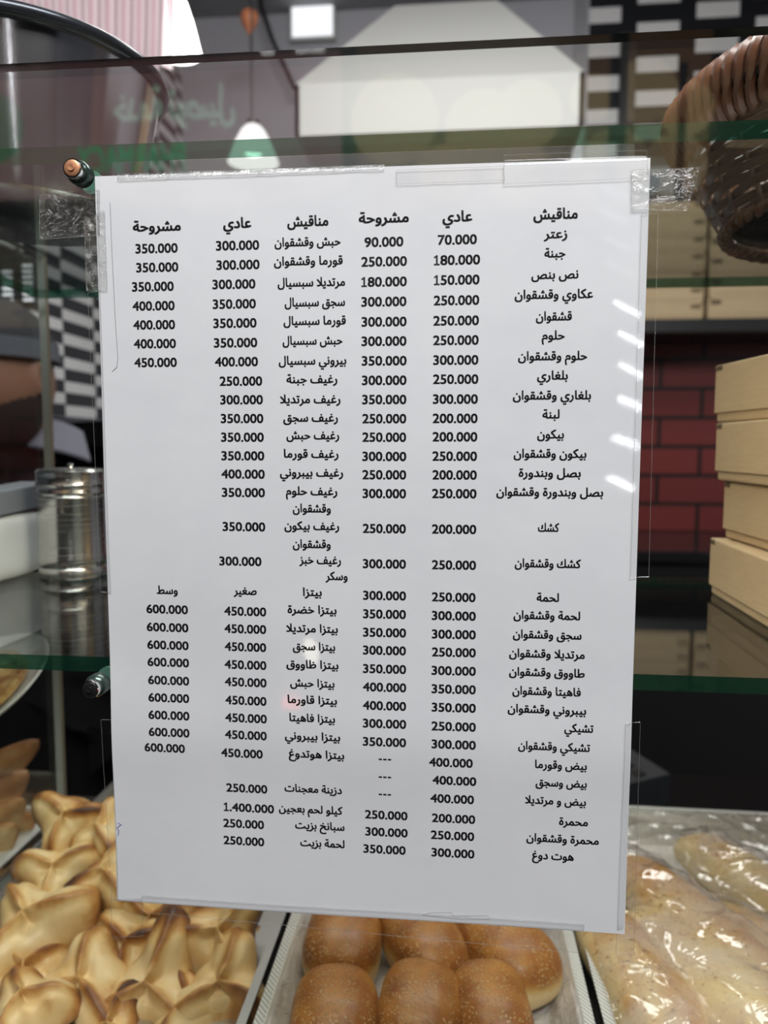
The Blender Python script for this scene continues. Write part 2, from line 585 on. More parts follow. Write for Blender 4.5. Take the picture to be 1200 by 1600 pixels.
# service counter right behind the glass case
t_ = empty('service_counter', (0.40, 0.72, FLOOR), 'low service counter, coloured black for shade, behind the glass pastry case', 'counter')
MB().box(-0.72, 0.55, -0.16, 0.14, 0.0, 0.95).build('cabinet', M['black_matte'], t_)
MB().rbox(-0.74, 0.57, -0.19, 0.16, 0.95, 0.98, 0.004).build('worktop', plain('shade_black_worktop', (0.004, 0.003, 0.003), 0.8, Specular_IOR_Level=0.1), t_)  # shade behind the case is put into this near-black colour
CTZ = FLOOR + 0.98

# box shelf on the back wall
SX0, SX1 = 0.42, RX - 0.02
o = MB().rbox(SX0, SX1, WY - 0.25, WY - 0.002, SHZ - 0.02, (0.7445, 1.9600, 0.4155)[2], 0.004).build('wall_shelf', M['black'])
tag(o, 'black wall shelf above the red brick holding stacked cardboard boxes', 'shelf')

# ------------------------------------------------------------------ range hood
hx0 = (-0.4053, 1.7500, 0.9477)[0]
hx1 = (0.3558, 1.7500, 0.9177)[0]
hz0 = (-0.4059, 1.7500, 0.8767)[2]
hz1 = (-0.4048, 1.7500, 1.0102)[2]
kx0 = (-0.2079, 1.7500, 1.2141)[0]
kx1 = (0.1866, 1.7500, 1.1934)[0]
kz = (-0.2079, 1.7500, 1.2141)[2]
hood = empty('range_hood', ((hx0 + hx1) / 2, 1.75, hz0), 'large white tapered range hood on the back wall, above the menu sheet', 'range hood')
hw = (hx1 - hx0) / 2
hh = hz1 - hz0
m = MB()
fr = [(-hw, 0), (hw, 0)]
th = 0.012
m.box(-hw, hw, 0, th, 0, hh)
m.box(-hw, -hw + th, 0, 0.455, 0, hh)
m.box(hw - th, hw, 0, 0.455, 0, hh)
m.box(-hw, hw, 0.06, 0.44, 0.02, 0.03)
m.build('skirt', M['white_metal'], hood)
mx = (hx0 + hx1) / 2
dz = kz - hz0
e0, e1 = kx0 - mx, kx1 - mx
sl = dz - hh
rise = 1.45 - hz0
k = (rise - hh) / sl
a0 = -hw + (e0 + hw) * min(k, 1.3)
a1 = hw + (e1 - hw) * min(k, 1.3)
tz = hh + sl * min(k, 1.3)
m = MB()
m.add([(-hw, 0.0, hh), (hw, 0.0, hh), (hw, 0.455, hh), (-hw, 0.455, hh), (a0, 0.14, tz), (a1, 0.14, tz), (a1, 0.455, tz), (a0, 0.455, tz)],
      [(0, 3, 2, 1), (4, 5, 6, 7), (0, 1, 5, 4), (1, 2, 6, 5), (2, 3, 7, 6), (3, 0, 4, 7)])
m.build('canopy', M['white_metal'], hood)

# ------------------------------------------------------------------ far boxes on the wall shelf


def pizza_box(name, loc, rotz, w, d, h, mat, label, group, near=False):
    r = empty(name, loc, label, 'box', group, (0, 0, rotz))
    c = 0.0012
    MB().rbox(-w / 2 + c, w / 2 - c, -d / 2 + c, d / 2 - c, 0, h * 0.93, 0.0012).build('base_tray', mat, r)
    l = MB()
    l.rbox(-w / 2, w / 2, -d / 2, d / 2, h * 0.965, h, 0.001)
    l.rbox(-w / 2, -w / 2 + 0.002, -d / 2, d / 2, h * 0.22, h * 0.99, 0.0008)
    l.rbox(w / 2 - 0.002, w / 2, -d / 2, d / 2, h * 0.22, h * 0.99, 0.0008)
    l.rbox(-w / 2 + 0.012, w / 2 - 0.012, -d / 2 - 0.0004, -d / 2 + 0.002, h * 0.25, h * 0.99, 0.0008)
    l.build('lid', mat, r)
    for sgn in (-1, 1):
        s = MB()
        s.rbox(sgn * (w / 2 - 0.022) - 0.014, sgn * (w / 2 - 0.022) + 0.014, -d / 2 - 0.0008, -d / 2 + 0.003, h * 0.70, h * 0.93, 0.0006)
        s.build('tuck_slot', M['corrugated'], r)
    return r


ord_ = ['lowest', 'second', 'third', 'fourth', 'fifth', 'sixth', 'top']
bx = (0.7538, 1.9000, 0.4351)[0]
bz = (0.7445, 1.9600, 0.4155)[2]
zz = bz
hs = [0.047, 0.047, 0.045, 0.051, 0.047, 0.05, 0.05]
for i in range(7):
    nm = ord_[i] + (' box' if i < 6 else 'most box')
    pizza_box('cardboard_box', (bx - 0.168, 1.985 + 0.11 + rnd.uniform(-.004, .004), zz), rnd.uniform(-.01, .01), 0.33, 0.21, hs[i] - 0.001, M['card_far'],
              'kraft cardboard pizza box, %s in the far wall-shelf stack nearer the menu sheet' % nm, 'cardboard boxes on the wall shelf')
    zz += hs[i]
zz = bz
hs2 = [0.062, 0.056, 0.060, 0.055, 0.058, 0.055]
for i in range(6):
    nm = ord_[i] + ' box' if i < 5 else 'topmost box'
    pizza_box('cardboard_box', (bx + 0.186, 1.985 + 0.11 + rnd.uniform(-.004, .004), zz), rnd.uniform(-.012, .012), 0.35, 0.21, hs2[i] - 0.001, M['card_far'],
              'tan cardboard box, %s in the far wall-shelf stack behind the wicker basket' % nm, 'cardboard boxes on the wall shelf')
    zz += hs2[i]
# dark device on top of the left far stack
p = (0.6272, 1.9300, 0.7083)
zt = bz + sum(hs)
t_ = empty('speaker', (p[0], 2.08, zt), 'small black box speaker with grey front on the far box stack', 'speaker')
MB().rbox(-0.07, 0.07, -0.06, 0.06, 0.0, 0.145, 0.008).build('housing', M['black'], t_)
MB().rbox(-0.045, 0.035, -0.066, -0.058, 0.03, 0.11, 0.006).build('front_cover', M['grey_card'], t_)

# ------------------------------------------------------------------ the glass case
UZ0, UZ1 = 0.1572, 0.1640
DZ0, DZ1 = -0.0522, -0.0457
PT = 0.1922
SXL = -0.2870
SB = 0.268
DECK = -0.296
CR = 0.56          # right end of the case
case = empty('display_case', (0.0, 0.0, FLOOR), 'glass pastry display case with clear front pane, shelves and dark base', 'display case')


def ez(z):
    return z - FLOOR


def panel(name, x0, x1, y0, y1, z0, z1, big_axis, mats, parent=case):
    # glass slab whose two large faces are clear and whose four narrow faces are ground edges
    m = MB().box(x0, x1, y0, y1, ez(z0), ez(z1))
    ax = {'x': (3, 5), 'y': (2, 4), 'z': (0, 1)}[big_axis]
    m.m = [0 if i in ax else 1 for i in range(6)]
    return m.build(name, mats, parent)


panel('front_pane', -0.62, CR, 0.0, 0.006, DECK + 0.012, PT, 'y', [M['glass'], M['pane_edge']])
panel('side_pane', SXL - 0.006, SXL, 0.008, SB + 0.01, DECK + 0.016, PT, 'x', [M['glass'], M['side_edge']])
panel('glass_shelf', SXL + 0.001, CR, 0.0085, SB, UZ0, UZ1, 'z', [M['shelf_glass'], M['glass_edge']])
panel('glass_shelf', SXL + 0.001, CR, 0.0085, 0.236, DZ0, DZ1, 'z', [M['shelf_glass'], M['glass_edge']])
panel('glass_shelf', -0.62, SXL - 0.007, 0.0085, 0.236, DZ0, DZ1, 'z', [M['shelf_glass'], M['glass_edge']])
MB().tube([(SXL - 0.003, SB + 0.016, ez(DECK)), (SXL - 0.003, SB + 0.016, ez(PT))], 0.0018, 10).build('corner_post', plain('bronze_post', (0.20, 0.165, 0.125), 0.4, 0.3), case, True)
MB().rbox(SXL - 0.012, SXL - 0.0065, 0.008, SB + 0.03, ez(DECK), ez(DECK + 0.022), 0.001).rbox(SXL + 0.0005, SXL + 0.006, 0.008, SB + 0.03, ez(DECK), ez(DECK + 0.022), 0.001).rbox(SXL - 0.0065, SXL + 0.0005, 0.008, SB + 0.03, ez(DECK), ez(DECK + 0.012), 0.001).build('base_channel', plain('bright_aluminium', (0.75, 0.76, 0.74), 0.16, 1.0), case)
MB().box(-0.62, CR, 0.0, 0.372, ez(DECK - 0.03), ez(DECK)).build('deck', plain('brown_deck', (0.016, 0.012, 0.010), 0.5), case)
MB().box(-0.62, CR, 0.02, 0.36, 0.0, ez(DECK - 0.03)).build('plinth', M['black_matte'], case)


LS = empty('led_strip', (0.01, 0.03, 0.1545), 'slim LED strip under the front of the upper glass shelf behind the menu', 'light strip')
MB().rbox(-0.095, 0.095, -0.006, 0.006, -0.0035, 0.0025, 0.0008).build('channel', M['white_metal'], LS)
MB().rbox(-0.092, 0.092, -0.004, 0.004, -0.0045, -0.0034, 0.0004).build('diffuser', emit('warm_strip', (1.0, 0.86, 0.66), 3.0), LS)
lamp = area('strip_light', (0.01, 0.03, 0.1485), (0.01, 0.13, -0.3), 0.18, 0.008, 0.55, (1.0, 0.86, 0.66))


def standoff(x, z, cap_mat, lab):
    a = Matrix.Translation((x, 0, ez(z))) @ Matrix.Rotation(pi / 2, 4, 'X')
    s = MB().lathe([(0.0, 0.0085), (0.0029, 0.0085), (0.0034, 0.0080), (0.0036, 0.0055), (0.0042, 0.0050), (0.0046, 0.0044), (0.0046, 0.0002), (0.0, 0.0002)], 32, M=a)
    b = s.build('standoff_bolt', plain('bolt_sleeve', (0.05, 0.075, 0.065), 0.18, 0.5), case, True)
    c = MB().lathe([(0.0, 0.0095), (0.0012, 0.00965), (0.0013, 0.0092), (0.0026, 0.0092), (0.0031, 0.0089), (0.0032, 0.0084), (0.0, 0.0084)], 32, M=a).build('bolt_cap', cap_mat, b, True)
    r = MB().lathe([(0.0031, 0.0087), (0.0036, 0.0086), (0.0038, 0.0076), (0.0036, 0.0066), (0.0031, 0.0066)], 32, M=a).build('ring', M['chrome'], b, True)
    w = MB().lathe([(0.0, -0.0065), (0.0046, -0.0065), (0.0046, -0.0085), (0.0, -0.0085)], 32, M=a).build('washer', M['green_sleeve'], b, True)
    b['label'] = lab
    return b


standoff(-0.1101, 0.1490, M['copper'], 'standoff bolt with copper cap')
standoff(-0.1099, -0.0540, M['black'], 'standoff bolt with dark cap in a chrome ring')

# ------------------------------------------------------------------ menu sheet
PW, PH = 0.2100, 0.2970


def sheet_y(x, z):
    b = 0.0006
    b += 0.0009 * exp(-((x + 0.02 + 0.15 * z) / 0.05) ** 2) * (0.5 + 0.5 * cos(z * 18))
    b += 0.0007 * exp(-((z + 0.075) / 0.02) ** 2)
    b += 0.0004 * sin(x * 41 + z * 23) * sin(z * 31) * 0.5
    b += 0.0005 * exp(-((x + 0.075) / 0.02) ** 2 - ((z - 0.01) / 0.06) ** 2)
    b += 0.0012 * max(0.0, (-z - 0.11) / 0.04) ** 2 * 0.4
    return -0.0002 - b


def slab_grid(nx, nz, fx, fy, th):
    vs, fs = [], []
    for s in (0, 1):
        for j in range(nz + 1):
            for i in range(nx + 1):
                x, z = fx(i / nx, j / nz)
                vs.append((x, fy(x, z) + s * th, z))
    n = (nx + 1) * (nz + 1)
    id_ = lambda s, i, j: s * n + j * (nx + 1) + i
    for j in range(nz):
        for i in range(nx):
            fs.append((id_(0, i, j), id_(0, i + 1, j), id_(0, i + 1, j + 1), id_(0, i, j + 1)))
            fs.append((id_(1, i, j), id_(1, i, j + 1), id_(1, i + 1, j + 1), id_(1, i + 1, j)))
    for i in range(nx):
        fs.append((id_(0, i, 0), id_(1, i, 0), id_(1, i + 1, 0), id_(0, i + 1, 0)))
        fs.append((id_(0, i, nz), id_(0, i + 1, nz), id_(1, i + 1, nz), id_(1, i, nz)))
    for j in range(nz):
        fs.append((id_(0, 0, j), id_(0, 0, j + 1), id_(1, 0, j + 1), id_(1, 0, j)))
        fs.append((id_(0, nx, j), id_(1, nx, j), id_(1, nx, j + 1), id_(0, nx, j + 1)))
    return vs, fs


vs, fs = slab_grid(60, 84, lambda u, v: (-PW / 2 + PW * u, -PH / 2 + PH * v), sheet_y, 0.00012)
sheet = mesh('menu_sheet', vs, fs, M['paper'], smooth=False)
sheet.data.polygons.foreach_set('use_smooth', [len(f) == 4 and True for f in fs])
sharp(sheet.data, 40)
tag(sheet, 'white printed Arabic price list taped to the front glass', 'menu')

FORMS = {
    'ا': ('\uFE8D', '\uFE8E', None, None), 'ب': ('\uFE8F', '\uFE90', '\uFE91', '\uFE92'), 'ة': ('\uFE93', '\uFE94', None, None),
    'ت': ('\uFE95', '\uFE96', '\uFE97', '\uFE98'), 'ج': ('\uFE9D', '\uFE9E', '\uFE9F', '\uFEA0'), 'ح': ('\uFEA1', '\uFEA2', '\uFEA3', '\uFEA4'),
    'خ': ('\uFEA5', '\uFEA6', '\uFEA7', '\uFEA8'), 'د': ('\uFEA9', '\uFEAA', None, None), 'ر': ('\uFEAD', '\uFEAE', None, None),
    'ز': ('\uFEAF', '\uFEB0', None, None), 'س': ('\uFEB1', '\uFEB2', '\uFEB3', '\uFEB4'), 'ش': ('\uFEB5', '\uFEB6', '\uFEB7', '\uFEB8'),
    'ص': ('\uFEB9', '\uFEBA', '\uFEBB', '\uFEBC'), 'ض': ('\uFEBD', '\uFEBE', '\uFEBF', '\uFEC0'), 'ط': ('\uFEC1', '\uFEC2', '\uFEC3', '\uFEC4'),
    'ظ': ('\uFEC5', '\uFEC6', '\uFEC7', '\uFEC8'), 'ع': ('\uFEC9', '\uFECA', '\uFECB', '\uFECC'), 'غ': ('\uFECD', '\uFECE', '\uFECF', '\uFED0'),
    'ف': ('\uFED1', '\uFED2', '\uFED3', '\uFED4'), 'ق': ('\uFED5', '\uFED6', '\uFED7', '\uFED8'), 'ك': ('\uFED9', '\uFEDA', '\uFEDB', '\uFEDC'),
    'ل': ('\uFEDD', '\uFEDE', '\uFEDF', '\uFEE0'), 'م': ('\uFEE1', '\uFEE2', '\uFEE3', '\uFEE4'), 'ن': ('\uFEE5', '\uFEE6', '\uFEE7', '\uFEE8'),
    'ه': ('\uFEE9', '\uFEEA', '\uFEEB', '\uFEEC'), 'و': ('\uFEED', '\uFEEE', None, None), 'ي': ('\uFEF1', '\uFEF2', '\uFEF3', '\uFEF4'),
}
LA = ('\uFEFB', '\uFEFC', None, None)


def shape(s):
    # joins Arabic letters into their connected forms and returns them in left-to-right drawing order
    s = s.replace('لا', '\u0001')
    out = []
    get = lambda c: LA if c == '\u0001' else FORMS.get(c)
    for i, c in enumerate(s):
        f = get(c)
        if f is None:
            out.append(c)
            continue
        pv = get(s[i - 1]) if i else None
        nx = get(s[i + 1]) if i + 1 < len(s) else None
        before = pv is not None and pv[2] is not None
        after = nx is not None and f[2] is not None
        out.append(f[3] if before and after else f[1] if before else f[2] if after else f[0])
    return ''.join(reversed(out))


def glyphs(s, bold, res=3):
    # outline of a line of writing as triangles: (verts, faces) in font units
    arabic = any(c in FORMS for c in s)
    c = bpy.data.curves.new('writing', 'FONT')
    one = s.startswith('1') and not arabic
    c.body = shape(s) if arabic else (s[1:] if one else s)
    c.resolution_u = res
    c.fill_mode = 'NONE'
    o = bpy.data.objects.new('writing', c)
    COL.objects.link(o)
    dg = bpy.context.evaluated_depsgraph_get()
    me = o.evaluated_get(dg).to_mesh()
    pts = [Vector((p.co.x, p.co.y)) for p in me.vertices]
    eds = [tuple(e.vertices) for e in me.edges]
    # triangulate all outlines, then keep the triangles lying inside a non-zero winding
    ov, _, of, _, _, _ = delaunay_2d_cdt(pts, eds, [], 0, 1e-6)
    P = np.array([tuple(p) for p in pts])
    A, B = P[[e[0] for e in eds]], P[[e[1] for e in eds]]
    C_ = np.array([[sum(ov[k][a] for k in t_) / 3.0 for a in (0, 1)] for t_ in of])
    ax, ay, bx_, by = A[:, 0][None], A[:, 1][None], B[:, 0][None], B[:, 1][None]
    cx_, cy_ = C_[:, 0][:, None], C_[:, 1][:, None]
    side = (bx_ - ax) * (cy_ - ay) - (cx_ - ax) * (by - ay)
    wn_ = ((ay <= cy_) & (by > cy_) & (side > 0)).sum(1) - ((ay > cy_) & (by <= cy_) & (side < 0)).sum(1)
    v0 = [tuple(p) for p in ov]
    f0 = [tuple(of[k]) for k in range(len(of)) if wn_[k] != 0]
    v, f = [], []
    for dx, dy in ((-bold, -bold * .7), (bold, -bold * .7), (bold, bold * .7), (-bold, bold * .7)):
        b0 = len(v)
        v += [(x + dx, y + dy) for x, y in v0]
        f += [tuple(i + b0 for i in q) for q in f0]
    o.evaluated_get(dg).to_mesh_clear()
    if one:
        # a figure one with a flag and a foot, set one advance to the left
        b0 = len(v)
        h = bold
        v += [(x - 0.5, y) for x, y in ((0.10 - h, -h), (0.44 + h, -h), (0.44 + h, 0.06 + h), (0.10 - h, 0.06 + h), (0.235 - h, 0.0), (0.305 + h, 0.0), (0.305 + h, 0.685 + h), (0.235 - h, 0.685 + h), (0.235, 0.685 + h), (0.09 - h, 0.575), (0.10, 0.505 - h), (0.25, 0.60 - h))]
        f += [(b0, b0 + 1, b0 + 2, b0 + 3), (b0 + 4, b0 + 5, b0 + 6, b0 + 7), (b0 + 8, b0 + 9, b0 + 10, b0 + 11)]
    bpy.data.objects.remove(o)
    bpy.data.curves.remove(c)
    return v, f, arabic


cache = {}
TEXTS = [
    [("مناقيش", 63.6, 79.7, 127.9), ("زعتر", 67.5, 76.1, 121.0), ("جبنة", 67.9, 75.6, 114.1), ("نص بنص", 63.3, 80.5, 106.4), ("عكاوي وقشقوان", 57.3, 86.0, 99.2), ("قشقوان", 65.3, 78.5, 91.2), ("حلوم", 67.6, 76.1, 84.2), ("حلوم وقشقوان", 59.0, 84.5, 76.6), ("بلغاري", 66.2, 77.6, 69.4), ("بلغاري وقشقوان", 57.3, 86.3, 62.0), ("لبنة", 68.5, 74.9, 54.9), ("بيكون", 66.7, 76.7, 47.4), ("بيكون وقشقوان", 58.0, 85.2, 40.1), ("بصل وبندورة", 60.0, 83.3, 32.8), ("بصل وبندورة وقشقوان", 51.7, 91.8, 25.5), ("كشك", 67.7, 75.7, 11.9), ("كشك وقشقوان", 59.2, 84.2, -2.0), ("لحمة", 67.8, 76.3, -15.3), ("لحمة وقشقوان", 59.1, 84.5, -22.3), ("سجق وقشقوان", 59.0, 85.2, -29.9), ("مرتديلا وقشقوان", 57.7, 86.6, -37.5), ("طاووق وقشقوان", 57.8, 86.8, -44.9), ("فاهيتا وقشقوان", 59.2, 85.5, -52.4), ("بيبروني وقشقوان", 57.5, 87.7, -59.6), ("تشيكي", 79.5, 90.6, -66.6), ("تشيكي وقشقوان", 61.8, 89.5, -74.3), ("بيض وقورما", 68.5, 88.5, -81.7), ("بيض وسجق", 68.9, 88.7, -89.0), ("بيض و مرتديلا", 65.0, 88.6, -96.5), ("محمرة", 78.4, 89.6, -104.8), ("محمرة وقشقوان", 65.8, 94.0, -112.2), ("هوت دوغ", 68.2, 84.5, -119.4), ],
    [("عادي", 30.1, 41.2, 127.9), ("70.000", 28.4, 43.0, 119.6), ("180.000", 27.0, 44.3, 112.2), ("150.000", 27.1, 44.2, 104.9), ("250.000", 27.1, 44.2, 97.4), ("250.000", 27.0, 44.2, 89.9), ("250.000", 27.0, 44.2, 82.6), ("300.000", 27.1, 44.2, 75.2), ("250.000", 27.1, 44.3, 68.0), ("300.000", 27.1, 44.2, 60.5), ("200.000", 27.1, 44.2, 53.2), ("200.000", 27.1, 44.2, 46.2), ("250.000", 27.1, 44.2, 38.8), ("200.000", 27.2, 44.2, 31.6), ("250.000", 27.1, 44.2, 24.4), ("200.000", 27.2, 44.3, 10.6), ("250.000", 27.3, 44.4, -3.4), ("250.000", 27.4, 44.4, -16.1), ("300.000", 27.4, 44.6, -23.5), ("300.000", 27.5, 44.7, -30.9), ("250.000", 27.6, 44.8, -38.1), ("300.000", 27.5, 44.9, -45.5), ("350.000", 27.6, 45.0, -52.9), ("350.000", 27.7, 45.1, -60.3), ("250.000", 27.7, 45.2, -67.9), ("300.000", 27.8, 45.3, -75.2), ("400.000", 26.9, 44.2, -82.7), ("400.000", 28.3, 45.7, -90.2), ("400.000", 27.5, 44.9, -97.9), ("200.000", 28.2, 45.5, -106.2), ("250.000", 27.8, 45.2, -113.4), ("300.000", 28.1, 45.4, -120.8), ],
    [("مشروحة", -1.5, 17.5, 128.2), ("90.000", 0.7, 15.5, 119.4), ("250.000", -0.5, 16.9, 112.2), ("180.000", -0.5, 16.9, 104.7), ("300.000", -0.5, 16.8, 97.3), ("300.000", -0.4, 16.9, 89.8), ("300.000", -0.4, 16.9, 82.5), ("350.000", -0.3, 17.0, 75.1), ("300.000", -0.2, 17.0, 67.7), ("350.000", -0.1, 17.0, 60.4), ("250.000", -0.0, 17.0, 53.1), ("250.000", -0.0, 17.0, 46.0), ("300.000", -0.0, 17.1, 38.6), ("250.000", -0.0, 17.1, 31.5), ("300.000", 0.1, 17.1, 24.2), ("250.000", 0.2, 17.1, 10.5), ("300.000", 0.2, 17.2, -3.4), ("300.000", 0.3, 17.3, -16.0), ("350.000", 0.3, 17.3, -23.4), ("350.000", 0.3, 17.4, -30.8), ("300.000", 0.3, 17.4, -38.0), ("350.000", 0.3, 17.5, -45.5), ("400.000", 0.3, 17.6, -52.9), ("400.000", 0.3, 17.6, -60.4), ("300.000", 0.3, 17.7, -67.7), ("350.000", 0.3, 17.7, -75.2), ("---", 6.7, 11.7, -81.9), ("---", 6.7, 11.7, -89.4), ("---", 6.7, 11.7, -96.8), ("250.000", 1.1, 18.4, -106.1), ("300.000", 1.2, 18.5, -113.4), ("350.000", 0.4, 17.7, -120.8), ],
    [("مناقيش", -29.0, -13.1, 127.7), ("حبش وقشقوان", -34.0, -8.4, 120.3), ("قورما وقشقوان", -34.3, -7.6, 113.2), ("مرتديلا سبسيال", -32.9, -6.7, 105.2), ("سجق سبسيال", -30.2, -6.7, 97.7), ("قورما سبسيال", -30.7, -6.4, 90.7), ("حبش سبسيال", -31.1, -7.7, 83.2), ("بيروني سبسيال", -32.7, -6.2, 75.6), ("رغيف جبنة", -29.7, -9.7, 68.5), ("رغيف مرتديلا", -32.3, -8.5, 60.8), ("رغيف سجق", -31.1, -9.5, 53.7), ("رغيف حبش", -29.9, -9.0, 46.9), ("رغيف قورما", -31.0, -9.3, 39.7), ("رغيف بيبروني", -32.6, -7.5, 32.4), ("رغيف حلوم", -30.3, -9.8, 25.1), ("وقشقوان", -27.6, -12.4, 18.3), ("رغيف بيكون", -31.0, -9.1, 11.4), ("وقشقوان", -27.7, -12.5, 4.2), ("رغيف خبز", -25.1, -8.4, -2.1), ("وسكر", -14.6, -5.8, -8.4), ("بيتزا", -23.7, -16.1, -15.0), ("بيتزا خضرة", -30.0, -10.2, -22.1), ("بيتزا مرتديلا", -30.6, -9.7, -29.7), ("بيتزا سجق", -28.0, -10.8, -37.0), ("بيتزا ظاووق", -30.7, -9.5, -44.4), ("بيتزا حبش", -29.2, -11.1, -52.0), ("بيتزا قاورما", -30.3, -10.1, -58.9), ("بيتزا فاهيتا", -29.6, -10.9, -66.4), ("بيتزا بيبروني", -31.5, -8.8, -73.9), ("بيتزا هوتدوغ", -30.0, -7.2, -81.4), ("دزينة معجنات", -32.0, -8.3, -96.3), ("كيلو لحم بعجين", -34.5, -8.1, -105.1), ("سبانخ بزيت", -27.8, -7.3, -112.0), ("لحمة بزيت", -25.7, -7.3, -119.4), ],
    [("عادي", -54.1, -43.0, 127.7), ("300.000", -57.1, -40.0, 119.4), ("300.000", -57.0, -39.9, 112.1), ("300.000", -58.7, -41.6, 104.8), ("350.000", -58.7, -41.5, 97.3), ("350.000", -58.6, -41.3, 90.0), ("350.000", -58.5, -41.1, 82.5), ("400.000", -58.2, -40.9, 75.2), ("250.000", -56.4, -39.3, 67.7), ("300.000", -56.3, -39.1, 60.5), ("350.000", -56.2, -39.0, 53.2), ("350.000", -56.2, -38.9, 45.9), ("350.000", -56.2, -38.8, 38.6), ("400.000", -56.3, -38.7, 31.4), ("350.000", -56.2, -38.7, 24.1), ("350.000", -56.1, -38.7, 10.5), ("300.000", -57.7, -40.4, -3.4), ("صغير", -52.0, -42.5, -15.1), ("450.000", -56.0, -38.7, -23.7), ("450.000", -56.1, -38.8, -30.9), ("450.000", -56.1, -38.9, -38.3), ("450.000", -56.3, -38.9, -45.7), ("450.000", -56.3, -38.9, -52.9), ("450.000", -56.2, -39.0, -60.5), ("450.000", -56.3, -38.9, -67.8), ("450.000", -56.5, -39.0, -74.9), ("450.000", -58.3, -40.8, -82.7), ("250.000", -56.5, -39.2, -97.7), ("1.400.000", -57.8, -36.5, -106.1), ("250.000", -58.1, -40.8, -113.1), ("250.000", -58.1, -40.8, -120.5), ],
    [("مشروحة", -90.2, -70.9, 127.3), ("350.000", -89.4, -72.3, 119.0), ("350.000", -89.3, -72.2, 111.8), ("350.000", -91.2, -74.2, 104.5), ("400.000", -91.2, -74.0, 97.1), ("400.000", -91.1, -74.0, 89.8), ("400.000", -91.1, -73.8, 82.5), ("450.000", -91.1, -73.6, 75.2), ("وسط", -84.1, -75.2, -15.6), ("600.000", -88.7, -71.1, -23.7), ("600.000", -88.8, -71.1, -31.2), ("600.000", -88.8, -71.2, -38.6), ("600.000", -88.9, -71.2, -45.8), ("600.000", -88.8, -71.3, -53.4), ("600.000", -88.8, -71.4, -60.7), ("600.000", -88.9, -71.4, -68.0), ("600.000", -88.9, -71.5, -75.2), ("600.000", -90.9, -73.6, -81.9), ],
]
COLNAMES = ['item_column', 'price_column', 'price_column', 'item_column', 'price_column', 'price_column']
TEXTS = TEXTS[:5] + [TEXTS[5][:8], TEXTS[5][8:]]
COLNAMES.append('price_column')
for ci, rows in enumerate(TEXTS):
    m = MB()
    for ri, (s, x0, x1, zb) in enumerate(rows):
        head = s in ('مناقيش', 'عادي', 'مشروحة')
        if s not in cache:
            ar = any(c in FORMS for c in s)
            cache[s] = glyphs(s, 0.034 if head else (0.029 if ar else 0.027))
        v, f, ar = cache[s] if s != '---' else ([(k + a_, b_) for k in (0, 1, 2) for a_, b_ in ((0.1, 0.52), (0.84, 0.52), (0.84, 0.92), (0.1, 0.92))], [(4 * k, 4 * k + 1, 4 * k + 2, 4 * k + 3) for k in (0, 1, 2)], False)
        a, b = min(p[0] for p in v), max(p[0] for p in v)
        kx = (x1 - x0) / 1000 / (b - a)
        kz = (0.0054 if head else 0.0046) if ar else 0.0050
        if s == '---':
            kz = 0.0016
        pts = []
        for p in v:
            x = x0 / 1000 + (p[0] - a) * kx
            z = zb / 1000 + p[1] * kz
            pts.append((x, sheet_y(x, z) - 0.00006, z))
        m.add(pts, f)
    c = mesh(COLNAMES[ci], m.v, m.f, M['ink'], sheet)

# pencil and pen marks on the sheet
pm = MB()


def stroke(pts, r, mb):
    mb.tube([(x, sheet_y(x, z) - 0.00004, z) for x, z in pts], r, 5)


L0 = [(-0.0991, 0.0000, 0.1384), (-0.0989, 0.0000, 0.1184), (-0.0984, 0.0000, 0.0937), (-0.0978, 0.0000, 0.0787), (-0.0984, 0.0000, 0.0752), (-0.1003, 0.0000, 0.0735)]
stroke([(p[0], p[2]) for p in L0], 0.00013, pm)
pm.build('pencil_line', M['pencil'], sheet)
pm = MB()
L1 = [(0.0246, -0.0000, -0.1461), (0.0278, 0.0000, -0.1448), (0.0363, 0.0000, -0.1442), (0.0374, 0.0000, -0.1455), (0.0454, 0.0000, -0.1449), (0.0513, 0.0000, -0.1445), (0.0519, 0.0000, -0.1461), (0.0403, 0.0000, -0.1469), (0.0325, 0.0000, -0.1464), (0.0246, -0.0000, -0.1461)]
stroke([(p[0], p[2]) for p in L1], 0.00009, pm)
pm.build('pencil_outline', M['pencil'], sheet)
pm = MB()
L2 = [(-0.1036, 0.0000, -0.1140), (-0.1022, 0.0000, -0.1147), (-0.1034, 0.0000, -0.1156), (-0.1042, 0.0000, -0.1163), (-0.1034, 0.0000, -0.1173), (-0.1038, 0.0000, -0.1196)]
stroke([(p[0], p[2]) for p in L2], 0.00018, pm)
pm.build('pen_mark', M['blue_ink'], sheet)

# ------------------------------------------------------------------ clear tape strips
TAPE_Y = -0.0024


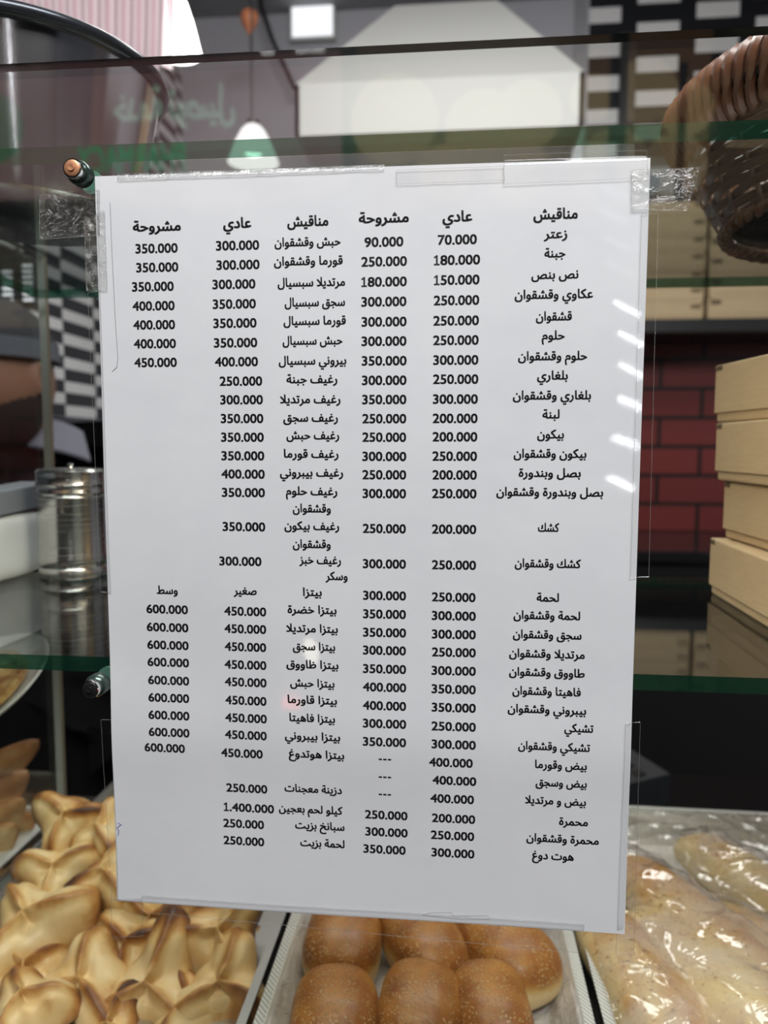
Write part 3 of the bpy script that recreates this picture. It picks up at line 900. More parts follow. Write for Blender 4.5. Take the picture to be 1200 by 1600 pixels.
def tape(corners, label, crinkled=True, y=TAPE_Y, n=24):
    P4 = [Vector((p[0], y, p[2])) for p in corners]

    def fx(u, v):
        p = (P4[0] * (1 - u) + P4[1] * u) * (1 - v) + (P4[3] * (1 - u) + P4[2] * u) * v
        return p.x, p.z
    amp = 0.00012 if crinkled else 0.00003

    def fy(x, z):
        # lies on the sheet where it overlaps it, on the pane beside it
        e = min(PW / 2 - abs(x), PH / 2 - abs(z)) / 0.002
        k = max(0.0, min(1.0, e + 0.5))
        b = (sheet_y(max(-PW / 2, min(PW / 2, x)), max(-PH / 2, min(PH / 2, z))) - 0.0001) * k - 0.0002
        return b + (y + 0.0009) * 0.12 + amp * noise.noise(Vector((x * 160, 3.1, z * 160)))
    vs, fs = slab_grid(n, n, fx, fy, 0.00005)
    o = mesh('clear_tape', vs, fs, M['tape'] if crinkled else M['tape_smooth'], smooth=True)
    sharp(o.data, 40)
    tag(o, label, 'tape', 'clear tape holding the menu')
    e = MB()
    loop = []
    for a, b in ((0, 1), (1, 2), (2, 3), (3, 0)):
        for k in range(24):
            p = P4[a].lerp(P4[b], k / 24)
            loop.append((p.x + rnd.uniform(-1, 1) * 0.00009, fy(p.x, p.z) - 0.00004, p.z + rnd.uniform(-1, 1) * 0.00009))
    e.tube(loop, 0.00008, 5, closed=True)
    e.build('cut_edge', M['tape_edge'], o)
    return o


tape([(-0.1291, 0.0000, 0.1253), (-0.1036, 0.0000, 0.1264), (-0.1031, 0.0000, 0.1434), (-0.1284, 0.0000, 0.1424)], 'wide crinkled clear tape strip below the copper standoff bolt', True, -0.0009)
tape([(-0.1102, 0.0000, 0.1051), (-0.1012, 0.0000, 0.1049), (-0.1013, 0.0000, 0.1356), (-0.1103, 0.0000, 0.1321)], 'short vertical clear tape piece beside the top of the menu edge, under the wide strip', True, -0.0020)
tape([(-0.1083, 0.0000, -0.0158), (-0.1036, 0.0000, -0.0157), (-0.1043, 0.0000, 0.1050), (-0.1097, 0.0000, 0.1043)], 'long thin vertical clear tape along the left menu edge above the lower shelf', False, -0.0024)
tape([(-0.1078, -0.0000, -0.1487), (-0.1044, 0.0000, -0.1484), (-0.1050, 0.0000, -0.0695), (-0.1100, 0.0000, -0.0697)], 'vertical clear tape along the left menu edge below the lower shelf', False, -0.0024)
tape([(-0.1080, 0.0000, -0.1658), (-0.0943, 0.0000, -0.1639), (-0.0944, 0.0000, -0.1464), (-0.1080, 0.0000, -0.1478)], 'small square clear tape at the bottom left menu corner', False, -0.0032)
tape([(-0.0940, 0.0000, -0.1532), (0.0878, 0.0000, -0.1584), (0.0892, 0.0000, -0.1452), (-0.0938, 0.0000, -0.1452)], 'long clear tape running along the bottom menu edge above the buns', False, -0.0028)
tape([(0.0128, 0.0000, 0.1418), (0.0528, 0.0000, 0.1420), (0.0522, 0.0000, 0.1470), (0.0128, 0.0000, 0.1469)], 'clear tape piece over the middle of the top menu edge', False, -0.0024)
tape([(0.0524, 0.0000, 0.1406), (0.1044, 0.0000, 0.1413), (0.1036, 0.0000, 0.1512), (0.0526, 0.0000, 0.1513)], 'clear tape piece over the top menu edge near the wicker basket', False, -0.0032)
tape([(-0.0957, 0.0000, 0.1468), (0.0080, 0.0000, 0.1473), (0.0080, 0.0000, 0.1494), (-0.0956, 0.0000, 0.1492)], 'thin bright crinkled clear tape over the top menu edge near the copper bolt', True, -0.0024)
tape([(0.0987, 0.0000, 0.1302), (0.1184, 0.0000, 0.1296), (0.1227, 0.0000, 0.1447), (0.0982, 0.0000, 0.1442)], 'crinkled clear tape at the top right menu corner before the basket', True, -0.0042)
tape([(0.1027, 0.0000, -0.0054), (0.1096, 0.0000, -0.0050), (0.1085, 0.0000, 0.1288), (0.1023, 0.0000, 0.1289)], 'long vertical clear tape along the right menu edge above the lower shelf', False, -0.0024)
tape([(0.1021, 0.0000, -0.1579), (0.1091, 0.0000, -0.1579), (0.1084, 0.0000, -0.0620), (0.1026, 0.0000, -0.0623)], 'vertical clear tape along the right menu edge below the lower shelf', False, -0.0024)

# ------------------------------------------------------------------ things on the upper shelf
# steel bowl-bucket
b0 = (-0.194, 0.105, UZ1)
bk = empty('steel_bucket', b0, 'round stainless steel bucket with dark rolled rim on the upper glass shelf', 'bucket')
prof = [(0.0, 0.0008), (0.050, 0.0008), (0.0545, 0.003), (0.0560, 0.008), (0.0685, 0.073), (0.0670, 0.073), (0.0545, 0.0085), (0.053, 0.0045), (0.0, 0.0035)]
MB().lathe(prof, 96).build('body', M['dull_steel'], bk, True)
MB().tube([(0.0700 * cos(2 * pi * k / 96), 0.0700 * sin(2 * pi * k / 96), 0.0735) for k in range(96)], 0.0034, 12, closed=True).build('rolled_rim', M['dark_rim'], bk, True)

# wicker basket
bc = Vector((0.270, 0.155, UZ1))
bask = empty('wicker_basket', bc, 'dark brown oval wicker basket on the upper glass shelf', 'basket')
A0, B0, A1, B1 = 0.080, 0.085, 0.112, 0.116
H0, H1 = 0.006, 0.054


def ring_pt(ang, h, off=0.0):
    k = (h - H0) / (H1 + 0.012 - H0)
    k = k ** 0.8 if k > 0 else 0
    return Vector(((A0 + (A1 - A0) * k + off) * cos(ang), (B0 + (B1 - B0) * k + off) * sin(ang), h))


m = MB()
NST = 26
rows = 12
for r in range(rows):
    for q in range(4):
        h = H0 + (H1 - H0) * (r + (q + 0.5) / 4.0) / rows
        pts = []
        for k in range(NST * 6):
            a = 2 * pi * k / (NST * 6)
            pts.append(ring_pt(a, h + 0.0006 * sin(a * 7 + r), 0.0011 * sin(a * NST / 2 + r * pi)))
        m.tube(pts, 0.00082, 5, closed=True)
for k in range(NST):
    a = 2 * pi * (k + 0.5) / NST
    m.tube([ring_pt(a, h0) for h0 in (0.002, 0.02, 0.04, 0.055, 0.06)], 0.0016, 6)
m.build('woven_side', M['wicker'], bask, True)
m = MB()
NR = 104
for k in range(NR):
    a = 2 * pi * k / NR
    lean = 0.045
    pts = []
    for q in range(12):
        s = 2 * pi * q / 12
        h = 0.0585 + 0.0125 * sin(s)
        off = 0.0015 + 0.0036 * cos(s)
        pts.append(ring_pt(a + lean * sin(s), min(h, 0.066), off) + Vector((0, 0, max(0.0, h - 0.066))))
    m.tube(pts, 0.0027 + 0.0003 * rnd.uniform(-1, 1), 6, closed=True)
m.build('wrapped_rim', M['wicker_rim'], bask, True)
m = MB()
m.tube([ring_pt(2 * pi * k / 80, 0.0585, 0.0015) for k in range(80)], 0.0035, 6, closed=True)
m.build('rim_core', M['gap'], bask, True)
m = MB()
for s in range(2):
    m.tube([ring_pt(2 * pi * k / 160, 0.0045, 0.001) + Vector((0, 0, 0.0022 * sin(k * 1.2 + s * pi))) + Vector((cos(2 * pi * k / 160), sin(2 * pi * k / 160), 0)) * (0.0022 * cos(k * 1.2 + s * pi)) for k in range(160)], 0.0022, 6, closed=True)
m.build('foot_coil', M['wicker_rim'], bask, True)
m = MB()
for q in range(26):
    rr = (q + 0.5) / 26
    m.tube([(A0 * rr * cos(2 * pi * k / 48), B0 * rr * sin(2 * pi * k / 48), 0.0105 + 0.0006 * sin(k * 1.5 + q * pi)) for k in range(48)], 0.0019, 5, closed=True)
m.build('woven_base', M['gap'], bask, True)

# ------------------------------------------------------------------ things on the lower shelf
cc = (-0.2265, 0.1970, -0.0557)
can = empty('steel_canister', (cc[0], 0.196, DZ1), 'ribbed stainless steel canister on the lower glass shelf', 'canister')
R_ = 0.0226
MB().lathe([(0, 0.0004), (R_ * .96, 0.0004), (R_ * .99, 0.002), (R_ * .985, 0.006), (R_ * .95, 0.0075), (R_ * .985, 0.009), (R_ * 1.0, 0.0125), (R_ * .985, 0.0155), (R_ * .97, 0.0175),
            (R_ * .965, 0.053), (R_ * .985, 0.0545), (R_ * .985, 0.0555), (R_ * .96, 0.0563), (0, 0.0563)], 72, ).build('body', M['steel'], can, True)
MB().lathe([(0, 0.0564), (R_ * .97, 0.0564), (R_ * 1.0, 0.0575), (R_ * 1.0, 0.0585), (R_ * .97, 0.0600), (R_ * .97, 0.0625), (R_ * 1.0, 0.0637), (R_ * .98, 0.065), (R_ * .97, 0.0695), (R_ * .99, 0.0712), (R_ * .99, 0.0722), (R_ * .93, 0.0738), (R_ * .5, 0.0745), (0, 0.0747)], 72).build('lid', M['steel'], can, True)
MB().lathe([(0, 0.0745), (0.0016, 0.0745), (0.0013, 0.0758), (0.0022, 0.0768), (0.0016, 0.0778), (0, 0.0781)], 24).build('knob', M['chrome'], can, True)


# white paper-wrapped bundle at the end of the lower shelf
def soft_block(name, sx, sy, sz, mat, parent, e=4.0, wob=0.0, n=28, seed=0):
    vs, fs = [], []
    for i in range(n + 1):
        ph = -pi / 2 + pi * i / n
        for k in range(2 * n):
            th = 2 * pi * k / (2 * n)
            c = lambda a: (abs(cos(a)) ** (2 / e)) * (1 if cos(a) >= 0 else -1)
            s = lambda a: (abs(sin(a)) ** (2 / e)) * (1 if sin(a) >= 0 else -1)
            p = Vector((sx * c(ph) * c(th), sy * c(ph) * s(th), sz * s(ph)))
            w = 1 + wob * noise.noise(p * 28 + Vector((seed, 0, 0)))
            vs.append(p * w)
    for i in range(n):
        for k in range(2 * n):
            k2 = (k + 1) % (2 * n)
            fs.append((i * 2 * n + k, i * 2 * n + k2, (i + 1) * 2 * n + k2, (i + 1) * 2 * n + k))
    return mesh(name, vs, fs, mat, parent, True)


pk = empty('paper_bundle', (-0.2710, 0.160, DZ1 + 0.0222), 'white paper-wrapped bundle lying on the lower glass shelf beside the canister', 'paper bundle')
soft_block('wrapping', 0.0140, 0.066, 0.0218, M['white_paper'], pk, 5.0, 0.05)
gk = empty('grey_carton', (-0.2705, 0.168, DZ1 + 0.0438), 'flat grey carton lying on top of the white paper bundle', 'carton', None, (radians(3), 0, 0))
MB().rbox(-0.013, 0.0125, -0.075, 0.062, 0.0, 0.0165, 0.0012).build('carton_body', M['grey_card'], gk)
MB().rbox(-0.0133, 0.0128, -0.0753, -0.020, 0.010, 0.0169, 0.0008).build('flap', M['grey_card'], gk)

# pizza box pile at the right of the lower shelf
bw, bd, bh = 0.26, 0.225, 0.0349
specs = [(0.1925, 0.182, -1.5), (0.1985, 0.180, 1.5), (0.1935, 0.183, 1.0), (0.1925, 0.186, 6.5)]
names = ['lowest', 'second from the bottom', 'third from the bottom', 'topmost']
for i, (cx, cy, dg) in enumerate(specs):
    a = radians(dg)
    # the far left corner of each box is the measured point
    ctr = Vector((cx, cy, 0)) + Matrix.Rotation(a, 3, 'Z') @ Vector((bw / 2, -bd / 2 + 0.035, 0))
    r = empty('pizza_box', (ctr.x, ctr.y, DZ1 + 0.0002 + i * bh), 'plain kraft pizza box, %s of the pile on the lower glass shelf' % names[i], 'box', 'pizza boxes on the lower shelf', (0, 0, a))
    w, d, h = bw, bd - 0.07, bh - 0.0006
    MB().rbox(-w / 2 + .0015, w / 2 - .0015, -d / 2 + .0015, d / 2 - .0015, 0, h * 0.94, 0.0015, seg=3).build('base_tray', M['card'], r)
    l = MB()
    l.rbox(-w / 2, w / 2, -d / 2, d / 2, h - 0.0022, h, 0.001)
    l.rbox(-w / 2, -w / 2 + 0.0016, -d / 2 + 0.001, d / 2 - 0.001, h * 0.16, h * 0.985, 0.0007)
    l.rbox(-w / 2 + 0.003, w / 2 - 0.003, -d / 2, -d / 2 + 0.0016, h * 0.16, h * 0.985, 0.0007)
    l.build('lid', M['card'], r)
    MB().rbox(-w / 2 - 0.0003, -w / 2 + 0.002, d / 2 - 0.010, d / 2 - 0.002, h * 0.90, h * 0.985, 0.0004).build('tuck_slot', M['corrugated'], r)

# ------------------------------------------------------------------ trays in the bottom of the case


def tray(name, x0, x1, y0, y1, z0, h, flare, mats, label, lip=0.0045, r=0.012, yawd=0.0):
    """open tray: floor, flared walls, rolled lip; mats = (inside, wall, lip)"""
    cx, cy = (x0 + x1) / 2, (y0 + y1) / 2
    root = empty(name, (cx, cy, z0), label, 'tray', None, (0, 0, radians(yawd)))
    hx, hy = (x1 - x0) / 2, (y1 - y0) / 2

    def rr(ex, z, rad):
        pts = []
        for qx, qy, a0 in ((1, 1, 0), (-1, 1, 90), (-1, -1, 180), (1, -1, 270)):
            for k in range(7):
                a = radians(a0 + 15 * k)
                pts.append((qx * (hx + ex - rad) + rad * cos(a), qy * (hy + ex - rad) + rad * sin(a), z))
        return pts
    th = 0.0011

    def loft(rings, close0=True, close1=False):
        vs, fs = [], []
        n = len(rings[0])
        for g in rings:
            vs += g
        for i in range(len(rings) - 1):
            for k in range(n):
                k2 = (k + 1) % n
                fs.append((i * n + k, i * n + k2, (i + 1) * n + k2, (i + 1) * n + k))
        if close0:
            fs.append(tuple(range(n))[::-1])
        if close1:
            fs.append(tuple((len(rings) - 1) * n + k for k in range(n)))
        return vs, fs
    v, f = loft([rr(-flare, 0.0003, r), rr(0, h, r), rr(-th, h, r), rr(-flare - th, 0.0003 + th, r)], True, True)
    m = MB().add(v, f)
    m.build('tray_body', mats[0], root)
    v, f = loft([rr(0.0, h - 0.0012, r), rr(lip, h - 0.0004, r + lip), rr(lip, h + 0.0008, r + lip), rr(-0.0006, h + 0.0010, r)], False, False)
    f += [(3 * 28 + k, 3 * 28 + (k + 1) % 28, (k + 1) % 28, k) for k in range(28)]
    MB().add(v, f).build('lip', mats[1], root)
    return root


FT = DECK
LXR = (-0.0785, 0.1279, -0.2680)[0]
tray('fatayer_tray', SXL + 0.012, LXR, 0.05, 0.36, FT + 0.0005, 0.026, 0.006, (M['foil_tray'], M['foil_tray']), 'shallow pressed metal tray holding the pile of folded pastries')
MX0 = LXR + 0.0135
MX1 = (0.1100, 0.1470, -0.2680)[0]
tray('bun_tray', MX0, MX1, 0.05, 0.36, FT + 0.0005, 0.027, 0.010, (M['board'], M['hatch']), 'white board tray with hatched grey rim under the sesame buns', 0.005)
RX0 = MX1 + 0.015
RX1 = RX0 + 0.20
tray('roll_tray', RX0, RX1, 0.05, 0.345, FT + 0.0005, 0.027, 0.010, (M['board'], M['hatch']), 'white board tray with hatched grey rim under the film-wrapped rolls', 0.005)

# wrinkled plastic liner in the bun tray


def sheet_over(name, x0, x1, y0, y1, fz, mat, nx=70, ny=70, th=0.0002):
    vs, fs = [], []
    for s in (0, 1):
        for j in range(ny + 1):
            for i in range(nx + 1):
                x, y = x0 + (x1 - x0) * i / nx, y0 + (y1 - y0) * j / ny
                vs.append((x, y, fz(x, y) - s * th))
    n = (nx + 1) * (ny + 1)
    I = lambda s, i, j: s * n + j * (nx + 1) + i
    for j in range(ny):
        for i in range(nx):
            fs.append((I(0, i, j), I(0, i + 1, j), I(0, i + 1, j + 1), I(0, i, j + 1)))
            fs.append((I(1, i, j), I(1, i, j + 1), I(1, i + 1, j + 1), I(1, i + 1, j)))
    for i in range(nx):
        fs.append((I(0, i, 0), I(1, i, 0), I(1, i + 1, 0), I(0, i + 1, 0)))
        fs.append((I(0, i, ny), I(0, i + 1, ny), I(1, i + 1, ny), I(1, i, ny)))
    for j in range(ny):
        fs.append((I(0, 0, j), I(0, 0, j + 1), I(1, 0, j + 1), I(1, 0, j)))
        fs.append((I(0, nx, j), I(1, nx, j), I(1, nx, j + 1), I(0, nx, j + 1)))
    return mesh(name, vs, fs, mat, None, True)


def liner_z(x, y):
    ex = min(x - MX0, MX1 - x)
    up = max(0.0, 0.016 - ex)
    return FT + 0.0035 + up * 1.55 + 0.0022 * noise.noise(Vector((x * 60, y * 45, 1.0)))


o = sheet_over('plastic_liner', MX0 + 0.001, MX1 - 0.001, 0.062, 0.345, liner_z, M['liner'])
tag(o, 'crinkled clear plastic liner beneath the sesame buns in the white tray', 'plastic liner')

# ------------------------------------------------------------------ pastries


def fatayer(seed, R=0.0345, H=0.0235, fin=0.0, nr=28, na=120):
    g = random.Random(seed)
    ph = [2 * pi * k / 3 + g.uniform(-0.22, 0.22) for k in range(3)]
    ln = [g.uniform(0.86, 1.14) for _ in range(3)]
    tipup = [g.uniform(0.0, 0.20) + (fin if k == 0 else 0.0) for k in range(3)]
    burnt = [g.choice((0.1, 0.25, 0.8)) for _ in range(3)]
    bend = [g.uniform(-0.25, 0.25) for _ in range(3)]

    def dang(a, b):
        return (a - b + pi) % (2 * pi) - pi
    vs, br = [], []

    def pt(rho, th, top):
        arm, lift, seam, dip, tipb = 0.0, 0.0, 0.0, 0.0, 0.0
        for k in range(3):
            d = dang(th, ph[k] + bend[k] * rho * rho)
            w = exp(-(d / 0.40) ** 2)
            arm = max(arm, ln[k] * exp(-(abs(d) / 0.52) ** 2.7))
            lift += tipup[k] * w
            perp = abs(sin(d)) * rho * R if abs(d) < pi / 2 else 9
            fade = (1 - rho ** 6) * (0.4 + 0.6 * min(1.0, rho * 4))
            seam = max(seam, exp(-(perp / (0.075 * R)) ** 2) * fade)
            dip = max(dip, exp(-(perp / (0.17 * R)) ** 2) * fade)
            tipb = max(tipb, burnt[k] * w * rho ** 5)
        r = rho ** 0.92 * (0.60 + 0.40 * arm) * R
        zl = lift * R * rho ** 2.4
        if top:
            z = H * (1 - rho ** 3.4) ** 0.75 * (0.80 + 0.25 * arm) + H * (0.22 * seam - 0.17 * dip) + zl
        else:
            z = -0.30 * H * (1 - rho ** 4) + zl
        p = Vector((r * cos(th), r * sin(th), z))
        nn = noise.noise(p * 48 + Vector((seed * 3.1, 0, 0)))
        p += Vector((0, 0, 1)) * (0.0034 * nn + 0.0009 * noise.noise(p * 130)) + Vector((cos(th), sin(th), 0)) * 0.0026 * rho * noise.noise(p * 38 + Vector((0, seed * 1.7, 0)))
        big = noise.noise(p * 26 + Vector((0, 0, seed * 2.3)))
        b = 0.10 + 0.50 * seam + 0.42 * rho ** 5 * (0.45 + 0.55 * arm) + 0.85 * tipb + 1.25 * max(0.0, big - 0.02) + 0.30 * noise.noise(p * 60 + Vector((0, 0, seed)))
        if not top:
            b = 0.42
        return p, max(0.0, min(1.0, b))
    p, b = pt(0, 0, True)
    vs.append(p)
    br.append(b + 0.2)
    for i in range(1, nr + 1):
        for k in range(na):
            p, b = pt(i / nr, 2 * pi * k / na, True)
            vs.append(p)
            br.append(b)
    nb = 9
    base = len(vs)
    for i in range(nb - 1, 0, -1):
        for k in range(na):
            p, b = pt(i / nb, 2 * pi * k / na, False)
            vs.append(p)
            br.append(b)
    p, b = pt(0, 0, False)
    vs.append(p)
    br.append(b)
    fs = [(0, 1 + k, 1 + (k + 1) % na) for k in range(na)]
    R_ = lambda i, k: 1 + (i - 1) * na + k % na
    for i in range(1, nr + nb - 1):
        for k in range(na):
            fs.append((R_(i, k), R_(i + 1, k), R_(i + 1, k + 1), R_(i, k + 1)))
    last = len(vs) - 1
    for k in range(na):
        fs.append((R_(nr + nb - 1, k), last, R_(nr + nb - 1, k + 1)))
    return vs, fs, br


# (point, size, yaw, tilt towards the viewer, side roll, label)
FAT = [
    ((-0.2664, 0.2500, -0.2568), 1.02, 20, 40, 6, 'pale folded pastry pod topping the back of the pile'),
    ((-0.2246, 0.2380, -0.2606), 1.00, 80, 26, -22, 'folded pastry tucked behind the menu edge beside the topmost pod'),
    ((-0.2485, 0.2050, -0.2742), 1.06, 44, 34, 0, 'three-cornered pastry with a dark seam at the left of the pile'),
    ((-0.2053, 0.1950, -0.2731), 1.05, -30, 22, -10, 'smooth pale pastry against the left menu edge mid pile'),
    ((-0.2962, 0.2150, -0.3089), 0.95, 10, 16, 15, 'browned pastry at the back left by the metal rail'),
    ((-0.2416, 0.1650, -0.2916), 1.38, 8, 26, -8, 'large pastry with a dark tip at the left of the pile'),
    ((-0.2389, 0.1400, -0.3056), 1.08, 50, 20, 10, 'pale pastry with a blunt tip at the front left'),
    ((-0.1882, 0.1280, -0.3010), 1.28, -30, 30, 0, 'star-shaped pastry with spread arms at the front of the pile'),
    ((-0.2147, 0.1220, -0.3129), 1.0, 20, 16, 0, 'pastry half under the front star-shaped one'),
    ((-0.2415, 0.1200, -0.3151), 0.95, 60, 16, 0, 'pastry in the front left corner of the tray'),
    ((-0.1664, 0.1850, -0.2879), 1.22, 30, 48, 4, 'long pastry pod just under the bottom menu edge'),
    ((-0.1709, 0.1650, -0.2966), 1.20, 24, 40, -6, 'pale pastry pod below the long one under the menu'),
    ((-0.1201, 0.1650, -0.2883), 1.30, 62, 34, 14, 'pastry with a tall dark fin near the metal tray rim'),
    ((-0.1457, 0.1300, -0.3009), 1.24, 88, 34, 0, 'pastry with an upright brown ridge at the front middle'),
    ((-0.1053, 0.1320, -0.3009), 1.18, -25, 28, 6, 'three-armed golden pastry in the front right of the pile'),
    ((-0.1609, 0.1060, -0.3009), 0.75, 90, 40, 0, 'small pastry tip poking up at the front edge'),
    ((-0.1108, 0.1850, -0.3180), 0.92, 60, 30, -10, 'browned pastry leaning on the right metal tray rim'),
    ((-0.1326, 0.2050, -0.2942), 1.0, -20, 30, 0, 'dark pastry behind the tall finned one'),
    ((-0.1729, 0.1520, -0.3052), 1.0, 10, 8, 0, 'pastry deep in the middle gap of the pile'),
    ((-0.2398, 0.2000, -0.2991), 1.0, 70, 12, 0, 'pastry buried behind the large one with a dark tip'),
    ((-0.2128, 0.1650, -0.3052), 1.0, 100, 10, 0, 'pastry sunk between the large dark-tipped one and the pale pod'),
    ((-0.1191, 0.1180, -0.3049), 1.0, 15, 12, 0, 'pastry at the front edge below the three-armed one'),
    ((-0.0932, 0.1350, -0.3092), 0.8, 80, 16, 0, 'pastry wedged at the front against the right metal rim'),
    ((-0.2383, 0.1300, -0.3127), 1.0, 95, 14, 0, 'pastry at the front left below the blunt-tipped one'),
    ((-0.1933, 0.1120, -0.3112), 1.0, 35, 10, 0, 'pastry cut by the lower frame edge at the left of the small tip'),
    ((-0.1407, 0.1120, -0.3067), 1.0, 65, 10, 0, 'pastry cut by the lower frame edge below the upright ridge'),
    ((-0.2111, 0.0980, -0.2919), 0.95, 15, 14, 0, 'pastry at the very front left corner of the pile'),
    ((-0.2829, 0.2250, -0.3021), 0.9, 30, 16, 0, 'reddish pastry behind the seamed three-cornered one'),
]
for i, (loc, sc, yaw, tx, ty, lab) in enumerate(FAT):
    v, f, b = fatayer(i + 1, fin={12: 0.6, 13: 0.45, 5: 0.2}.get(i, 0.0))
    v = [p * sc for p in v]
    o = mesh('spinach_pastry', v, f, M['fatayer'], None, True, attr=b)
    o.location = Vector(loc) - Vector((0, 0, 0.015 if ('buried' in lab or 'deep' in lab or 'sunk' in lab or 'cut by' in lab) else 0.0))
    o.rotation_euler = (Matrix.Rotation(radians(tx), 3, 'X') @ Matrix.Rotation(radians(ty), 3, 'Y') @ Matrix.Rotation(radians(yaw), 3, 'Z')).to_euler()
    tag(o, 'golden ' + lab, 'pastry', 'folded pastries in the metal tray')


def bun(name, loc, sx, sy, sz, yaw, seed, mat, e=2.7, pale=-0.25, ez_=2.3, tiltx=0.0, tilty=0.0, n=36, topb=0.62, wide=0.75):
    vs, fs, br = [], [], []
    for i in range(n + 1):
        ph = -pi / 2 + pi * i / n
        for k in range(2 * n):
            th = 2 * pi * k / (2 * n)
            pw = lambda a, q: (abs(a) ** (2 / q)) * (1 if a >= 0 else -1)
            c = pw(cos(ph), ez_)
            p = Vector((sx * c * pw(cos(th), e), sy * c * pw(sin(th), e), sz * pw(sin(ph), ez_)))
            if p.z < 0:
                p.z *= 0.72
            q = p * (1 + 0.07 * noise.noise(p * 32 + Vector((seed * 5.3, 0, 0))))
            vs.append(q)
            t_ = p.z / sz
            b = topb * max(0.0, min(1.0, (t_ - pale) / wide)) + 0.12 * noise.noise(p * 70 + Vector((0, seed, 0)))
            br.append(max(0.0, min(1.0, b)))
    for i in range(n):
        for k in range(2 * n):
            k2 = (k + 1) % (2 * n)
            fs.append((i * 2 * n + k, i * 2 * n + k2, (i + 1) * 2 * n + k2, (i + 1) * 2 * n + k))
    o = mesh(name, vs, fs, mat, None, True, attr=br)
    o.location = loc
    o.rotation_euler = (radians(tiltx), radians(tilty), radians(yaw))
    return o


BZ = FT + 0.0195
BUNS = [
    ((-0.0326, 0.1573, -0.2765), 0.0245, 0.034, 0.0205, 2, 'golden sesame bun in the back row nearest the pastry pile'),
    ((0.0192, 0.1601, -0.2765), 0.0235, 0.036, 0.0205, 26, 'golden sesame bun in the middle of the back row'),
    ((0.0711, 0.1594, -0.2765), 0.0250, 0.039, 0.0205, 30, 'golden sesame bun in the back row nearest the wrapped rolls'),
    ((-0.0272, 0.0941, -0.2765), 0.0250, 0.030, 0.0205, 8, 'golden sesame bun in the front row nearest the pastry pile'),
    ((0.0193, 0.1006, -0.2765), 0.0245, 0.031, 0.0215, -4, 'golden sesame bun in the middle of the front row'),
    ((0.0590, 0.1065, -0.2765), 0.0225, 0.031, 0.0215, 6, 'golden sesame bun in the front row nearest the wrapped rolls'),
]
for i, (loc, sx, sy, sz, yaw, lab) in enumerate(BUNS):
    o = bun('sesame_bun', loc, sx, sy, sz * 1.12, yaw, i + 3, M['sesame'], e=3.0, ez_=2.7, pale=0.0, topb=0.66, wide=0.40)
    tag(o, lab, 'bun', 'sesame buns in the white tray')

RZ = FT + 0.021
ROLLS = [
    ((0.1481, 0.1358, -0.2750), 0.0245, 0.068, 0.020, 12, 'pale toasted roll wrapped in film nearest the sesame buns', 0.45),
    ((0.1907, 0.1868, -0.2690), 0.0235, 0.085, 0.021, 26, 'long browned roll wrapped in film crossing the tray middle', 0.48),
    ((0.1943, 0.1278, -0.2710), 0.0245, 0.080, 0.021, 24, 'pale speckled roll wrapped in film in front of the long browned roll', 0.30),
    ((0.2571, 0.2376, -0.2750), 0.0235, 0.075, 0.020, 28, 'pale roll wrapped in film at the back right of the tray', 0.28),
    ((0.2366, 0.1527, -0.2750), 0.0235, 0.070, 0.020, 24, 'roll wrapped in film at the right frame edge', 0.40),
]
rl = []
for i, (loc, sx, sy, sz, yaw, lab, tb) in enumerate(ROLLS):
    o = bun('filled_roll', loc, sx, sy, sz, yaw, i + 30, M['roll'], e=3.0, pale=-0.1, topb=tb)
    tag(o, lab, 'roll', 'film-wrapped rolls')
    rl.append((Vector(loc), sx, sy, sz, radians(yaw)))


def film_z(x, y):
    best = FT + 0.030
    acc = 0.0
    for (c, sx, sy, sz, a) in rl:
        d = Vector((x - c.x, y - c.y))
        u = (d.x * cos(a) + d.y * sin(a)) / (sx * 1.12)
        w = (-d.x * sin(a) + d.y * cos(a)) / (sy * 1.08)
        q = abs(u) ** 2.6 + abs(w) ** 3
        if q < 1:
            best = max(best, c.z + (sz + 0.002) * (1 - q) ** 0.42)
    w = 0.0030 * max(0.0, 1 - abs(noise.noise(Vector((x * 26 + y * 14 + 2.5 * noise.noise(Vector((x * 18, y * 18, 0))), y * 16 - x * 8, 2.0)))) * 5.0) ** 1.5 + 0.0006 * noise.noise(Vector((x * 90, y * 90, 5)))
    return best + w + 0.0008


o = sheet_over('plastic_film', RX0 - 0.001, RX1 + 0.001, 0.052, 0.335, film_z, M['film'], 110, 130)
tag(o, 'clear wrinkled plastic film stretched over the pale rolls', 'plastic film')

# ------------------------------------------------------------------ neighbour side: folded flatbreads and pizza plate


def folded_bread(seed, L=0.12, W=0.050, T=0.011, n=30):
    # a folded-over flatbread: half-moon wedge with a rounded tip at +X
    vs, fs, br = [], [], []
    na = 28
    for i in range(n + 1):
        u = i / n
        x = -L / 2 + L * u
        half = W / 2 * (max(0.0, 1 - u ** 3.0)) ** 0.6 * (0.35 + 0.65 * min(1, u * 6 + 0.25))
        tt = T / 2 * (max(0.0, 1 - u ** 6)) ** 0.5
        for k in range(na):
            a = 2 * pi * k / na
            y = half * cos(a)
            z = tt * sin(a) * (1.25 if cos(a) < 0 else 0.8)
            p = Vector((x, y, z + 0.004 * sin(u * 2.4)))
            p += Vector((0, 0, 1)) * 0.0016 * noise.noise(p * 50 + Vector((seed * 2.7, 0, 0)))
            vs.append(p)
            br.append(max(0, min(1, 0.30 + 0.45 * u ** 3 + 0.3 * abs(cos(a)) ** 6 + 0.35 * noise.noise(p * 35 + Vector((0, 0, seed * 1.3))))))
    for i in range(n):
        for k in range(na):
            k2 = (k + 1) % na
            fs.append((i * na + k, i * na + k2, (i + 1) * na + k2, (i + 1) * na + k))
    fs.append(tuple(range(na))[::-1])
    fs.append(tuple(n * na + k for k in range(na)))
    return vs, fs, br


